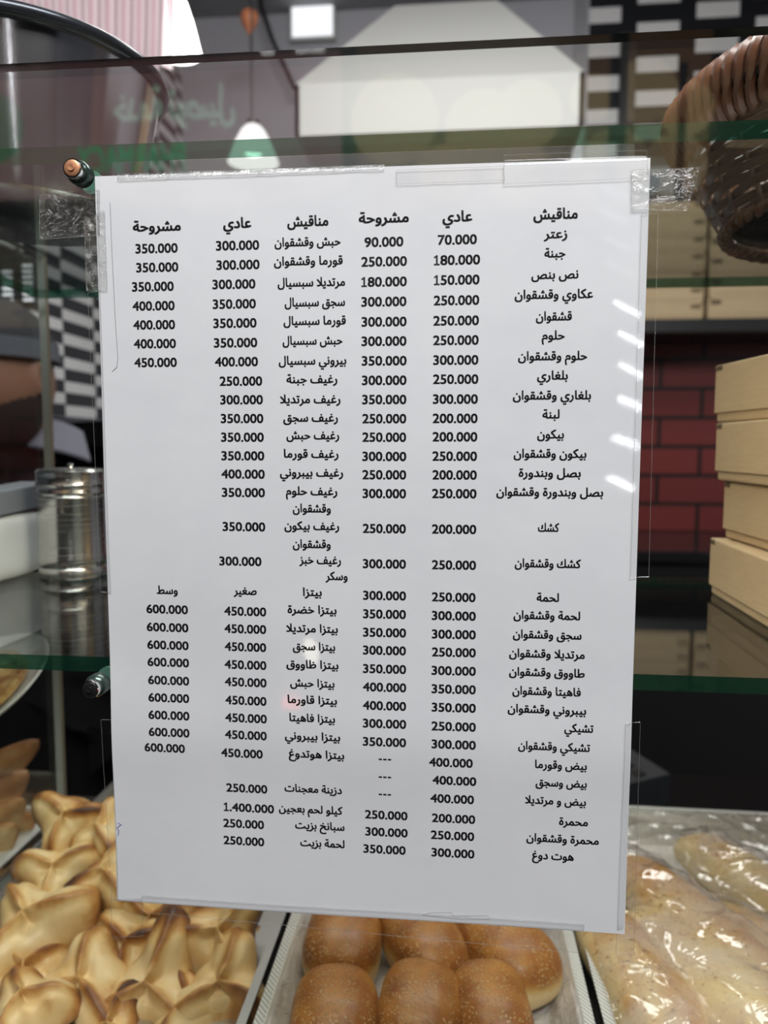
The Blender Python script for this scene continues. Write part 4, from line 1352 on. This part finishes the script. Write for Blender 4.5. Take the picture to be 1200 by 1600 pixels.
FB = [
    ((-0.3668, 0.2850, -0.2488), 36, 24, 'topmost folded flatbread with browned tip in the stack beyond the side pane'),
    ((-0.3657, 0.2750, -0.2721), 42, 12, 'second folded flatbread from the top in the stack beyond the side pane'),
    ((-0.3654, 0.2700, -0.2897), 40, 4, 'third folded flatbread from the top in the stack beyond the side pane'),
    ((-0.3741, 0.3000, -0.3141), 38, -4, 'lowest reddish folded flatbread in the stack beyond the side pane'),
    ((-0.3653, 0.2620, -0.3075), 42, 0, 'pale folded flatbread at the front foot of the stack beyond the side pane'),
]
for i, (loc, el, az, lab) in enumerate(FB):
    v, f, b = folded_bread(i + 2)
    o = mesh('folded_flatbread', v, f, M['flatbread'], None, True, attr=b)
    o.location = (min(loc[0], SXL - 0.050), loc[1], loc[2])
    o.rotation_euler = (Matrix.Rotation(radians(az), 3, 'Z') @ Matrix.Rotation(radians(-el), 3, 'Y') @ Matrix.Rotation(radians(-60), 3, 'X')).to_euler()
    tag(o, lab, 'flatbread', 'folded flatbreads')
tray('flatbread_tray', -0.52, SXL - 0.030, 0.06, 0.32, FT + 0.0005, 0.012, 0.006, (M['board'], M['board']), 'white lined tray under the folded flatbreads beyond the side pane', 0.004)

pp = (-0.3474, 0.2550, -0.1588)
pl = empty('paper_plate', pp, 'white paper plate set under the lower shelf at the left edge', 'plate', None, (radians(24), radians(-16), 0))
MB().lathe([(0, 0), (0.048, 0), (0.058, 0.004), (0.0665, 0.010), (0.0675, 0.0105), (0.0665, 0.0112), (0.057, 0.0052), (0.047, 0.0010), (0, 0.0010)], 64).build('plate_body', plain('white_paperboard', (0.72, 0.71, 0.66), 0.5), pl, True)
st_ = empty('plate_stand', (pp[0], pp[1], FT + 0.0005), 'thin wire stand holding the tilted white paper plate', 'stand')
m = MB()
hp = pp[2] - FT - 0.001
Rp = Euler((radians(24), radians(-16), 0)).to_matrix()
foot = [(-0.075, -0.045), (-0.022, -0.045), (-0.022, 0.04), (-0.075, 0.04)]
for fx_, fy_ in foot:
    tip = Rp @ Vector((fx_ * .55, fy_ * .55, -0.0022)) + Vector((0, 0, hp))
    m.tube([(fx_, fy_, 0.0016), (fx_ * .9, fy_ * .9, hp * .45), tuple(tip)], 0.0014, 8)
m.tube([tuple(Rp @ Vector((fx_ * .55, fy_ * .55, -0.0022)) + Vector((0, 0, hp))) for fx_, fy_ in foot], 0.0014, 8, closed=True)
m.tube([(fx_, fy_, 0.0016) for fx_, fy_ in foot], 0.0014, 8, closed=True)
m.build('wire_frame', M['chrome'], st_, True)
pz = empty('cheese_pie', pp, 'round golden cheese pie on the white paper plate', 'pie', None, (radians(24), radians(-16), 0))
MB().lathe([(0, 0.0018), (0.042, 0.0018), (0.0475, 0.0055), (0.046, 0.0105), (0.041, 0.0105), (0.038, 0.0078), (0.02, 0.0088), (0, 0.0085)], 64).build('crust', M['cheese'], pz, True)

# ------------------------------------------------------------------ card terminal on the service counter
p = (0.2810, 0.7200, -0.4277)
ct = empty('card_terminal', (p[0] - 0.045, 0.72, CTZ), 'black card payment terminal on the service counter behind the case', 'card terminal', None, (0, 0, radians(30)))
hgt = (0.3145, 0.6600, -0.3945)[2] - CTZ
m = MB()
w_ = 0.072
m.add([(-w_, -0.06, 0), (w_, -0.06, 0), (w_ * .9, 0.10, 0), (-w_ * .9, 0.10, 0), (-w_, -0.06, hgt), (w_, -0.06, hgt), (w_ * .8, 0.10, hgt + 0.022), (-w_ * .8, 0.10, hgt + 0.022)],
      [(0, 3, 2, 1), (4, 5, 6, 7), (0, 1, 5, 4), (1, 2, 6, 5), (2, 3, 7, 6), (3, 0, 4, 7)])
m.build('housing', plain('charcoal_plastic', (0.035, 0.037, 0.042), 0.4), ct)
slope = math.atan2(0.022, 0.16)
for i in range(4):
    for j in range(3):
        yy = -0.045 + i * 0.022
        kz_ = hgt + (yy + 0.06) * 0.022 / 0.16
        b = MB().rbox(-0.008, 0.008, -0.007, 0.007, 0, 0.004, 0.0015, M=Matrix.Translation((-0.03 + j * 0.03, yy, kz_ - 0.001)) @ Matrix.Rotation(slope, 4, 'X')).build('key', M['black'], ct)
b = MB().rbox(-0.03, 0.03, -0.012, 0.012, 0, 0.002, 0.0008, M=Matrix.Translation((0, 0.066, hgt + 0.126 * 0.022 / 0.16)) @ Matrix.Rotation(slope, 4, 'X')).build('display', plain('dark_display', (0.02, 0.02, 0.025), 0.1), ct)
b = MB().rbox(-0.008, 0.008, -0.006, 0.006, 0, 0.004, 0.0015, M=Matrix.Translation((0.035, 0.047, hgt + 0.107 * 0.022 / 0.16 - 0.001)) @ Matrix.Rotation(slope, 4, 'X')).build('cancel_key', plain('red_key', (0.45, 0.06, 0.06), 0.4), ct)

# ------------------------------------------------------------------ hanging things behind the case
# pink pleated curtain
m = MB()
cy0 = 0.80
xa, xb = (-0.7834, 0.8000, 0.6499)[0], (-0.3851, 0.8000, 0.6572)[0]
zb_ = (-0.4465, 0.8000, 0.5939)[2]
nP = 17
path = []
for k in range(nP * 8 + 1):
    u = k / (nP * 8)
    path.append((xa + (xb - xa) * u, cy0 + 0.018 * (abs(((u * nP) % 1) * 2 - 1)) ** 0.6 + 0.004 * sin(u * 17)))
ztop = 1.30
vs, fs = [], []
for s in (0, 1):
    for zi in range(7):
        z = zb_ + (ztop - zb_) * zi / 6
        for (x, y) in path:
            vs.append((x + (z - zb_) * 0.05 * ((x - xa) / (xb - xa)), y + s * 0.0015, z))
W_ = len(path)
for s in (0, 1):
    for zi in range(6):
        for k in range(W_ - 1):
            a = s * 7 * W_ + zi * W_ + k
            fs.append((a, a + 1, a + 1 + W_, a + W_) if s == 0 else (a, a + W_, a + 1 + W_, a + 1))
for zi in range(6):
    for k in (0, W_ - 1):
        a, b = zi * W_ + k, 7 * W_ + zi * W_ + k
        fs.append((a, a + W_, b + W_, b))
for zi in (0, 6):
    for k in range(W_ - 1):
        a, b = zi * W_ + k, 7 * W_ + zi * W_ + k
        fs.append((a, a + 1, b + 1, b))
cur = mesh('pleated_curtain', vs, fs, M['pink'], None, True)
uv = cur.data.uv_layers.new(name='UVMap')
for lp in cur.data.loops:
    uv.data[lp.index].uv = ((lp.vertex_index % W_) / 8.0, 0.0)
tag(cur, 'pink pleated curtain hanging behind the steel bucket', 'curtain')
MB().tube([(xa - 0.1, cy0 + 0.005, ztop + 0.004), (xb + 0.12, cy0 + 0.005, ztop + 0.004)], 0.008, 10).build('curtain_rod', M['dull_steel'], cur, True)
for q in (xa - 0.08, xb + 0.1):
    MB().tube([(q, cy0 + 0.005, ztop + 0.008), (q, cy0 + 0.005, 1.449)], 0.004, 8).build('rod_hanger', M['dull_steel'], cur, True)


def pendant(loc, r, h, mat, label, tilt=0.0):
    o = empty('pendant_lamp', loc, label, 'lamp', 'white pendant lamps', (0, tilt, 0))
    MB().lathe([(0.0, h), (r * .28, h * .985), (r * .45, h * .86), (r * .72, h * .5), (r * .95, h * .08), (r, 0.0), (r * .96, 0.0), (r * .70, h * .48), (r * .42, h * .84), (0.0, h * .95)], 48).build('shade', mat, o, True)
    MB().lathe([(0, h * .2), (r * .35, h * .25), (r * .42, h * .42), (r * .25, h * .62), (r * .16, h * .94), (0, h * .94)], 24).build('bulb', M['lamp_glow'], o, True)
    MB().lathe([(0, h * .96), (r * .26, h * .97), (r * .24, h * 1.12), (0, h * 1.16)], 24).build('cap', M['black'], o, True)
    top = 1.448 - loc[2]
    MB().tube([(0, 0, h * 1.1), (0, 0, top)], 0.003, 6).build('cord', M['black'], o, True)
    return o


p = (-0.5046, 1.1500, 0.7936)
q = (-0.4593, 1.1500, 0.7915)
pendant(p, abs(q[0] - p[0]) * 1.02, ((-0.5023, 1.1500, 0.8977)[2] - p[2]), M['lamp_glow'], 'glowing white pendant lamp hanging near the pink curtain')
p = (-0.5078, 1.7000, 0.7934)
q = (-0.4420, 1.7000, 0.7912)
pendant(p, abs(q[0] - p[0]) * 1.03, ((-0.5065, 1.7000, 0.8879)[2] - p[2]), M['lamp_soft'], 'white dome pendant lamp hanging lower, between bucket and hood')
# dark cable swagging across the plaster wall
pts = [(-0.6066, 2.1200, 1.5593), (-0.5918, 2.1200, 1.4254), (-0.5579, 2.1200, 1.3279), (-0.5175, 2.1200, 1.2394), (-0.4851, 2.1200, 1.1703)]
o = MB().tube(pts, 0.008, 8).build('cable', M['black'], None, True)
tag(o, 'dark cable hanging across the grey wall beside the range hood', 'cable')
# orange balloon on a thread
p = (-0.5687, 1.9000, 1.2591)
o = empty('balloon', p, 'small orange balloon hanging on a thread by the grey wall', 'balloon')
MB().lathe([(0, -0.036), (0.003, -0.035), (0.008, -0.028), (0.018, -0.012), (0.025, 0.004), (0.026, 0.014), (0.021, 0.026), (0.010, 0.033), (0, 0.034)], 32).build('bladder', M['orange'], o, True)
MB().tube([(0, 0, 0.033), (0.002, 0, 1.448 - p[2])], 0.0012, 5).build('string', M['black'], o, True)
MB().tube([(0, 0, -0.035), (0.001, 0, -0.16), (0.0, 0.002, -0.30)], 0.0010, 5).build('tail_string', M['black'], o, True)
# ceiling lamp reflection built as a glowing square on the plaster wall
p = (-0.4399, 2.1700, 1.4262)
o = empty('lamp_reflection', (p[0], WY, p[2]), 'glowing white square in place of a lamp reflection on the grey wall beside the range hood', 'lamp reflection')
MB().rbox(-0.075, 0.075, -0.03, -0.001, -0.075, 0.075, 0.004).build('frame', M['white_metal'], o)
MB().rbox(-0.066, 0.066, -0.034, -0.029, -0.066, 0.066, 0.002).build('diffuser', M['reflection_glow'], o)
# LED reflections built as glowing dashes on an added black block
p = (-0.7467, 0.9800, 0.3329)
o = empty('led_glint_block', (p[0], 0.98, p[2]), 'black block with glowing dashes in place of LED reflections, seen through the side pane', 'lamp')
MB().rbox(-0.055, 0.045, 0.0, 0.03, -0.045, 0.045, 0.004).build('housing', M['black'], o)
for cx_, n_, s_ in ((-0.045, 4, 0), (-0.012, 6, 0), (0.026, 7, 0)):
    for k in range(n_):
        MB().rbox(cx_ - 0.009, cx_ + 0.009, -0.003, 0.001, -0.034 + k * 0.0098, -0.0300 + k * 0.0098, 0.0008).build('led', M['reflection_glow'], o)  # glowing dashes in place of LED reflections
m = MB().tube([(0, 0.015, 0.045), (0, 0.015, 1.449 - p[2])], 0.004, 8).build('hanger', M['black'], o, True)
glint_root = o

# ------------------------------------------------------------------ the baker


def skin_mesh(name, pts, edges, radii, root=0, lv=2):
    me = bpy.data.meshes.new(name)
    me.from_pydata(pts, edges, [])
    o = bpy.data.objects.new(name, me)
    COL.objects.link(o)
    o.modifiers.new('skin', 'SKIN')
    for i, r in enumerate(radii):
        sv = me.skin_vertices[0].data[i]
        sv.radius = r if isinstance(r, tuple) else (r, r)
        sv.use_root = (i == root)
    s = o.modifiers.new('sub', 'SUBSURF')
    s.levels = lv
    dg = bpy.context.evaluated_depsgraph_get()
    res = bpy.data.meshes.new_from_object(o.evaluated_get(dg))
    bpy.data.objects.remove(o)
    vs = [v.co.copy() for v in res.vertices]
    fs = [tuple(p.vertices) for p in res.polygons]
    bpy.data.meshes.remove(res)
    return vs, fs


FACE = Matrix.Rotation(radians(-14), 3, 'Z')     # turned to the viewer's left
HC = Vector((-0.7057, 0.8600, 0.1516))
BODYX, BODYY = HC.x + 0.03, HC.y + 0.03
per = empty('person', (BODYX, BODYY, FLOOR), 'person in a black shirt and dark cap behind the left end of the case', 'person')
O = Vector((BODYX, BODYY, FLOOR))
hz = HC.z - FLOOR       # head centre height
sh = hz - 0.105         # shoulder height


def head_mesh():
    vs, fs = [], []
    n = 44
    for i in range(n + 1):
        ph = -pi / 2 + pi * i / n
        for k in range(2 * n):
            th = 2 * pi * k / (2 * n)
            d = Vector((cos(ph) * cos(th), cos(ph) * sin(th), sin(ph)))      # face looks along -Y
            p = Vector((d.x * 0.075, d.y * 0.095, d.z * 0.118))
            f = max(0.0, -d.y)
            if d.z < 0:
                p.x *= 1 - 0.28 * d.z * d.z
                p.y *= 1 - 0.10 * abs(d.z)
            g = lambda cx, cz, w, h: exp(-((p.x - cx) / w) ** 2 - ((p.z - cz) / h) ** 2) * f
            p.y -= 0.026 * g(0, -0.030, 0.011, 0.012) + 0.014 * g(0, -0.008, 0.008, 0.022)      # nose
            p.y -= 0.008 * g(0, 0.028, 0.045, 0.009)                                            # brow
            p.y += 0.012 * (g(0.031, 0.006, 0.014, 0.010) + g(-0.031, 0.006, 0.014, 0.010))      # eye sockets
            p.y -= 0.008 * g(0, -0.060, 0.020, 0.005) + 0.007 * g(0, -0.071, 0.018, 0.005)       # lips
            p.y += 0.004 * g(0, -0.0655, 0.022, 0.0025)
            p.y -= 0.012 * g(0, -0.100, 0.024, 0.016)                                           # chin
            vs.append(p)
    for i in range(n):
        for k in range(2 * n):
            k2 = (k + 1) % (2 * n)
            fs.append((i * 2 * n + k, i * 2 * n + k2, (i + 1) * 2 * n + k2, (i + 1) * 2 * n + k))
    return vs, fs


hv, hf = head_mesh()
TILT = Matrix.Rotation(radians(8), 3, 'X')
HM = FACE @ TILT
HL = HC - O
body = MB()
body.add([HM @ p + HL for p in hv], hf)
for s in (-1, 1):
    ear = []
    ef = []
    for i in range(13):
        for k in range(16):
            a = 2 * pi * k / 16
            q = i / 12
            rr_ = sin(pi * q) ** 0.6
            ear.append(HM @ Vector((s * (0.071 + 0.012 * rr_ * (0.6 + 0.4 * cos(a)) + 0.006), 0.012 + 0.017 * rr_ * cos(a) * (0.75 + 0.25 * q), -0.036 + 0.068 * q + 0.004 * sin(a))) + HL)
    for i in range(12):
        for k in range(16):
            k2 = (k + 1) % 16
            ef.append((i * 16 + k, i * 16 + k2, (i + 1) * 16 + k2, (i + 1) * 16 + k))
    ef += [tuple(range(16))[::-1], tuple(12 * 16 + k for k in range(16))]
    body.add(ear, ef)
neck_top = HL + Vector((0.01, 0.035, -0.05))
YO = lambda z: 0.13 + 0.30 * (sh - z)         # the baker leans forward over the case
XO = 0.035
SK = [(XO, YO(sh - 0.46), sh - 0.46), (XO, YO(sh - 0.25), sh - 0.25), (XO, YO(sh - 0.05), sh - 0.05), (XO * .8, YO(sh) - 0.04, sh + 0.01), tuple(neck_top)]
ED = [(0, 1), (1, 2), (2, 3), (3, 4)]
RD = [(0.14, 0.10), (0.135, 0.10), (0.14, 0.095), (0.060, 0.058), (0.056, 0.060)]
TO = {}
HY = YO(sh - 0.46)
for s in (-1, 1):
    b = len(SK)
    elb = Vector((XO + s * 0.185, YO(sh - 0.3) - 0.02, sh - 0.30))
    wr = Vector((XO + s * 0.19, YO(sh - 0.3) - 0.05, sh - 0.53))
    if s < 0:                                  # this arm is folded behind the back
        elb = Vector((XO - 0.185, YO(sh - 0.3) + 0.07, sh - 0.29))
        wr = Vector((XO - 0.03, YO(sh - 0.42) + 0.16, sh - 0.45))
    SK += [(XO + s * 0.12, YO(sh), sh - 0.035), (XO + s * 0.165, YO(sh), sh - 0.075), tuple(elb), tuple(wr), tuple(wr + Vector((0, -0.01, -0.045))), tuple(wr + Vector((0, -0.02, -0.085)))]
    ED += [(2, b), (b, b + 1), (b + 1, b + 2), (b + 2, b + 3), (b + 3, b + 4), (b + 4, b + 5)]
    RD += [0.062, 0.054, 0.043, 0.028, (0.020, 0.034), (0.016, 0.033)]
    TO[s] = wr
    h = len(SK)
    SK += [(XO + s * 0.08, HY, sh - 0.54), (XO + s * 0.09, HY - 0.01, sh - 0.92), (XO + s * 0.09, HY + 0.03, 0.09), (XO + s * 0.10, HY - 0.05, 0.045), (XO + s * 0.105, HY - 0.15, 0.035)]
    ED += [(0, h), (h, h + 1), (h + 1, h + 2), (h + 2, h + 3), (h + 3, h + 4)]
    RD += [0.085, 0.058, 0.042, (0.04, 0.035), (0.036, 0.028)]
v, f = skin_mesh('body_skin', SK, ED, RD)
body.add(v, f)
for s in (-1, 1):
    w = TO[s]
    # hanging hand: four fingers side by side front to back, slightly curled towards the thigh, thumb in front
    for q, (oy, ln) in enumerate(((-0.047, 0.064), (-0.029, 0.074), (-0.011, 0.070), (0.006, 0.055))):
        b0_ = w + Vector((0, oy, -0.078))
        v, f = skin_mesh('finger', [tuple(b0_ + Vector((0, 0.004, 0.022))), tuple(b0_), tuple(b0_ + Vector((-s * 0.004, -0.003, -ln * .5))), tuple(b0_ + Vector((-s * 0.014, -0.005, -ln * .80))), tuple(b0_ + Vector((-s * 0.024, -0.006, -ln * .98)))],
                         [(0, 1), (1, 2), (2, 3), (3, 4)], [0.0100, 0.0092, 0.0086, 0.0080, 0.0070], 0, 1)
        body.add(v, f)
    b0_ = w + Vector((0, -0.030, -0.022))
    v, f = skin_mesh('thumb', [tuple(b0_), tuple(b0_ + Vector((-s * 0.010, -0.024, -0.020))), tuple(b0_ + Vector((-s * 0.016, -0.036, -0.045))), tuple(b0_ + Vector((-s * 0.020, -0.040, -0.068)))], [(0, 1), (1, 2), (2, 3)], [0.013, 0.0115, 0.0100, 0.0085], 0, 1)
    body.add(v, f)
bo = body.build('body', M['skin'], per, True)
rm = bo.modifiers.new('remesh', 'REMESH')
rm.mode = 'VOXEL'
rm.voxel_size = 0.0042
sm = bo.modifiers.new('smooth', 'SMOOTH')
sm.iterations = 3
dg = bpy.context.evaluated_depsgraph_get()
nm_ = bpy.data.meshes.new_from_object(bo.evaluated_get(dg))
bo.modifiers.clear()
bo.data = nm_
nm_.polygons.foreach_set('use_smooth', [True] * len(nm_.polygons))
# clothes: slightly larger skins over the same joints
ti = [0, 1, 2, 3]
S2 = [SK[0], SK[1], SK[2], tuple(Vector(SK[3]) + Vector((0, 0.012, -0.012)))]
E2 = [(0, 1), (1, 2), (2, 3)]
R2_ = [(0.155, 0.116), (0.150, 0.116), (0.156, 0.112), (0.080, 0.076)]
for s, b in ((-1, 5), (1, 16)):
    q = len(S2)
    mid = tuple(Vector(SK[b + 1]).lerp(Vector(SK[b + 2]), 0.75))
    S2 += [SK[b], SK[b + 1], mid]
    E2 += [(2, q), (q, q + 1), (q + 1, q + 2)]
    R2_ += [0.078, 0.070, 0.064]
v, f = skin_mesh('shirt_skin', S2, E2, R2_)
MB().add(v, f).build('shirt', M['shirt'], per, True)
S3, E3, R3_ = [(XO, HY, sh - 0.44)], [], [(0.158, 0.120)]
for s, b in ((-1, 11), (1, 22)):
    q = len(S3)
    S3 += [SK[b], SK[b + 1], SK[b + 2]]
    E3 += [(0, q), (q, q + 1), (q + 1, q + 2)]
    R3_ += [0.098, 0.072, 0.064]
v, f = skin_mesh('trouser_skin', S3, E3, R3_)
MB().add(v, f).build('trousers', M['black_matte'], per, True)
for s in (-1, 1):
    MB().rbox(XO + s * 0.103 - 0.05, XO + s * 0.103 + 0.05, HY - 0.20, HY + 0.075, 0.0, 0.085, 0.028, seg=3).build('shoe', M['black'], per, True)
# collar: two folded wings round the neck
m = MB()
NK = 40
prof = [(0.070, 0.075), (0.074, 0.076), (0.104, 0.028), (0.102, 0.024)]
vs, fs = [], []
for k in range(NK + 1):
    a = radians(-60) + radians(300) * k / NK
    for r_, z_ in prof:
        dip = 0.02 * (1 - abs(2 * k / NK - 1)) * 0 + 0.03 * (abs(2 * k / NK - 1) ** 4)
        vs.append(FACE @ Vector((r_ * sin(a + pi) * 1.0, r_ * cos(a + pi) * -0.92 * -1, 0)) + Vector((0.022, 0.085, sh + z_ - 0.025 - dip)))
for k in range(NK):
    for j in range(4):
        j2 = (j + 1) % 4
        fs.append((k * 4 + j, k * 4 + j2, (k + 1) * 4 + j2, (k + 1) * 4 + j))
fs += [(0, 1, 2, 3), (NK * 4 + 3, NK * 4 + 2, NK * 4 + 1, NK * 4)]
m.add(vs, fs).build('collar', M['collar'], per, True)


def shell(fn, mat, name):
    vs, fs = [], []
    n = 40
    for i in range(n + 1):
        for k in range(2 * n):
            th = 2 * pi * k / (2 * n)
            vs.append(HM @ fn(i / n, th) + HL)
    for i in range(n):
        for k in range(2 * n):
            k2 = (k + 1) % (2 * n)
            fs.append((i * 2 * n + k, i * 2 * n + k2, (i + 1) * 2 * n + k2, (i + 1) * 2 * n + k))
    fs.append(tuple(range(2 * n))[::-1])
    fs.append(tuple(n * 2 * n + k for k in range(2 * n)))
    return MB().add(vs, fs).build(name, mat, per, True)


# the cap: crown plus a grey front band
shell(lambda u, th: Vector((0.083 * cos(th) * cos(u * pi / 2 * .98), 0.103 * sin(th) * cos(u * pi / 2 * .98), 0.046 - 0.014 * sin(th) + 0.090 * sin(u * pi / 2))), M['cap'], 'cap')
band = MB()
vs, fs = [], []
for k in range(80):
    th = 2 * pi * k / 80
    for r_, z_ in ((1.0, 0.030), (1.045, 0.030), (1.05, 0.060), (1.0, 0.060)):
        vs.append(HM @ Vector((0.0825 * r_ * cos(th), 0.1025 * r_ * sin(th), z_ - 0.014 * sin(th))) + HL)
for k in range(80):
    for j in range(4):
        j2 = (j + 1) % 4
        k2 = (k + 1) % 80
        fs.append((k * 4 + j, k * 4 + j2, k2 * 4 + j2, k2 * 4 + j))
band.add(vs, fs).build('cap_band', M['cap_band'], per, True)
# beard: a thin layer over the jaw and chin
HMi = HM.inverted()
keep, vmap, bv, bf = [], {}, [], []
nm_ = bo.data
loc_ = [HMi @ (v.co - HL) for v in nm_.vertices]
inb = [(-0.135 < q.z < -0.028 + 0.9 * max(0.0, q.y + 0.02) and q.y < 0.028 and abs(q.x) < 0.09 and q.z < -0.046 + 0.5 * max(0, abs(q.x) - 0.03) and not (abs(q.x) < 0.02 and -0.080 < q.z < -0.056)) for q in loc_]
for p in nm_.polygons:
    if all(inb[k] for k in p.vertices):
        keep.append(p)
for p in keep:
    f_ = []
    for k in p.vertices:
        if k not in vmap:
            vmap[k] = len(bv)
            bv.append(nm_.vertices[k].co + nm_.vertices[k].normal * 0.0025)
        f_.append(vmap[k])
    bf.append(tuple(f_))
mesh('beard', bv, bf, M['beard'], per, True)
for s in (-1, 1):
    ev = [HM @ (Vector((s * 0.031, -0.0755, 0.006)) + Vector((0.0125 * cos(a) * sin(b), 0.0105 * sin(a) * sin(b), 0.0085 * cos(b)))) + HL for b in [pi * i / 10 for i in range(11)] for a in [2 * pi * k / 16 for k in range(16)]]
    ef = [(i * 16 + k, i * 16 + (k + 1) % 16, (i + 1) * 16 + (k + 1) % 16, (i + 1) * 16 + k) for i in range(10) for k in range(16)]
    MB().add(ev, ef).build('eye', plain('eye_dark', (0.06, 0.045, 0.04), 0.2), per, True)

# ------------------------------------------------------------------ the street side (seen reflected in the glass)
SY = -3.2
slab('wall_front', -4.5, 4.5, SY - 0.15, SY, FLOOR, 3.2, plain('dark_facade', (0.05, 0.05, 0.055), 0.6))
slab('ground', -4.5, 4.5, SY, 0.0, FLOOR - 0.1, FLOOR, plain('pavement', (0.06, 0.06, 0.06), 0.7))


def backlit(name, colour, s):
    return emit(name, colour, s)


sg = empty('shop_sign', (-1.45, SY, 1.52), 'red backlit sign with green Arabic writing across the street, mirrored in the glass', 'sign')
MB().rbox(-1.05, 0.95, 0.002, 0.05, -0.30, 0.30, 0.01).build('sign_panel', backlit('red_sign_face', (0.80, 0.40, 0.42), 0.85), sg)


def sign_text(s, x0, x1, z, kz, mat, name):
    # written facing the case (+Y), so that left-to-right runs towards -X
    v, f, ar = glyphs(s, 0.03, 3)
    a, b = min(p[0] for p in v), max(p[0] for p in v)
    kx = (x1 - x0) / (b - a)
    pts = [(x1 - (p[0] - a) * kx, 0.053, z + p[1] * kz) for p in v]
    return mesh(name, pts, f, mat, sg)


sign_text('خدمة توصيل', -0.12, 0.46, 0.03, 0.20, backlit('pale_green_letters', (0.75, 1.0, 0.78), 1.9), 'arabic_name')
sign_text('PHARMACY', -0.30, 0.22, -0.20, 0.17, backlit('green_letters', (0.12, 0.72, 0.30), 1.5), 'latin_name')
m = MB().lathe([(0, 0.0), (0.16, 0.0), (0.16, 0.005), (0, 0.005)], 40, M=Matrix.Translation((-0.72, 0.05, 0.02)) @ Matrix.Rotation(-pi / 2, 4, 'X'))
m.build('emblem', backlit('green_emblem', (0.22, 0.50, 0.22), 0.8), sg)
for q in (0.62, 0.85, 0.78):
    MB().rbox(q - 0.03, q + 0.03, 0.05, 0.12, 0.285, 0.33, 0.006).build('spot', backlit('sign_spot', (1, 1, 1), 6.0), sg)

wl = empty('shop_window', (0.12, SY, 1.52), 'warm lit bakery window across the street, mirrored in the glass', 'window')
MB().rbox(-0.55, 1.0, 0.002, 0.02, -0.42, 0.33, 0.004).build('backboard', backlit('warm_board', (1.0, 0.52, 0.24), 0.35), wl)
g = random.Random(5)
for (x_, z_, r_) in ((-0.38, 0.0, 0.20), (0.02, -0.05, 0.17), (0.22, 0.0, 0.15), (0.50, 0.06, 0.10), (0.72, 0.08, 0.14), (0.90, 0.0, 0.12), (0.60, -0.22, 0.15), (0.86, -0.24, 0.14), (-0.15, -0.25, 0.14), (0.2, -0.26, 0.14)):
    b_ = MB()
    b_.lathe([(0, 0.05), (r_ * .5, 0.045), (r_ * .85, 0.025), (r_, 0.0), (0, 0.0)], 28, M=Matrix.Translation((x_, 0.02, z_)) @ Matrix.Rotation(-pi / 2, 4, 'X'))
    b_.build('bread_panel', backlit('lit_bread', (1.0, 0.72, 0.36), g.uniform(0.7, 1.1)), wl)
MB().rbox(0.56, 0.63, 0.06, 0.11, -0.42, 0.34, 0.004).build('mullion', M['black'], wl)

# LED string behind the viewer that glints along the right menu edge
LY = -2.0
ls = empty('led_string', (0.58, LY, FLOOR), 'vertical post carrying white LED modules across the pavement, mirrored in the sheet', 'led string')
MB().tube([(0.10, -0.02, 0.0), (0.10, -0.02, 2.6)], 0.012, 10).build('post', M['black'], ls, True)
MB().rbox(0.02, 0.18, -0.10, 0.06, 0.0, 0.02, 0.004).build('foot', M['black'], ls)
LEDS = [(0.5329, 0.4475, 1), (0.5360, 0.3504, 1), (0.5353, 0.2525, 1), (0.5365, 0.1558, 1), (0.5359, 0.0545, 1), (0.5373, -0.0515, 1), (0.5160, 0.8143, 0), (0.5182, 0.7418, 0), (0.5208, 0.6597, 0), (0.5197, 0.5772, 0), ]
for (lx, lz, on) in LEDS:
    r_ = MB().rbox(lx - 0.58 - 0.040, lx - 0.58 + 0.105, -0.016, -0.008, lz - FLOOR - 0.022, lz - FLOOR + 0.022, 0.002).build('led_module', M['black'], ls)
    for k in range(5):
        cx_, cz_ = lx - 0.58 + (k - 2) * 0.0145, lz - FLOOR - (k - 2) * 0.0075
        MB().rbox(cx_ - 0.0045, cx_ + 0.0045, -0.009, -0.005, cz_ - 0.0045, cz_ + 0.0045, 0.001).build('led', M['led'] if on else M['led_dim'], r_)
BL = [(-0.3369, -0.4675), (-0.4133, -0.5544)]
bo_ = empty('glint_bollard', (BL[0][0], -1.5, FLOOR), 'made-up bollard carrying a round cream lamp and red reflector, mirrored in the sheet', 'lamp')
MB().rbox(-0.06, 0.12, -0.05, -0.005, 0.0, BL[0][1] - FLOOR + 0.10, 0.01).build('post', M['black'], bo_)  # added post to carry two lamps known only by their reflections
MB().lathe([(0, 0.012), (0.020, 0.010), (0.030, 0.0), (0.0, 0.0)], 32, M=Matrix.Translation((0, -0.006, BL[0][1] - FLOOR)) @ Matrix.Rotation(-pi / 2, 4, 'X')).build('bulb', emit('cream_bulb', (1.0, 0.93, 0.75), 9.0), bo_, True)
MB().rbox(BL[1][0] - BL[0][0] - 0.03, BL[1][0] - BL[0][0] + 0.03, -0.008, 0.003, BL[1][1] - FLOOR - 0.014, BL[1][1] - FLOOR + 0.014, 0.005).build('lantern', emit('red_lamp', (1.0, 0.06, 0.05), 6.0), bo_, True)  # small red lamp that glows by itself
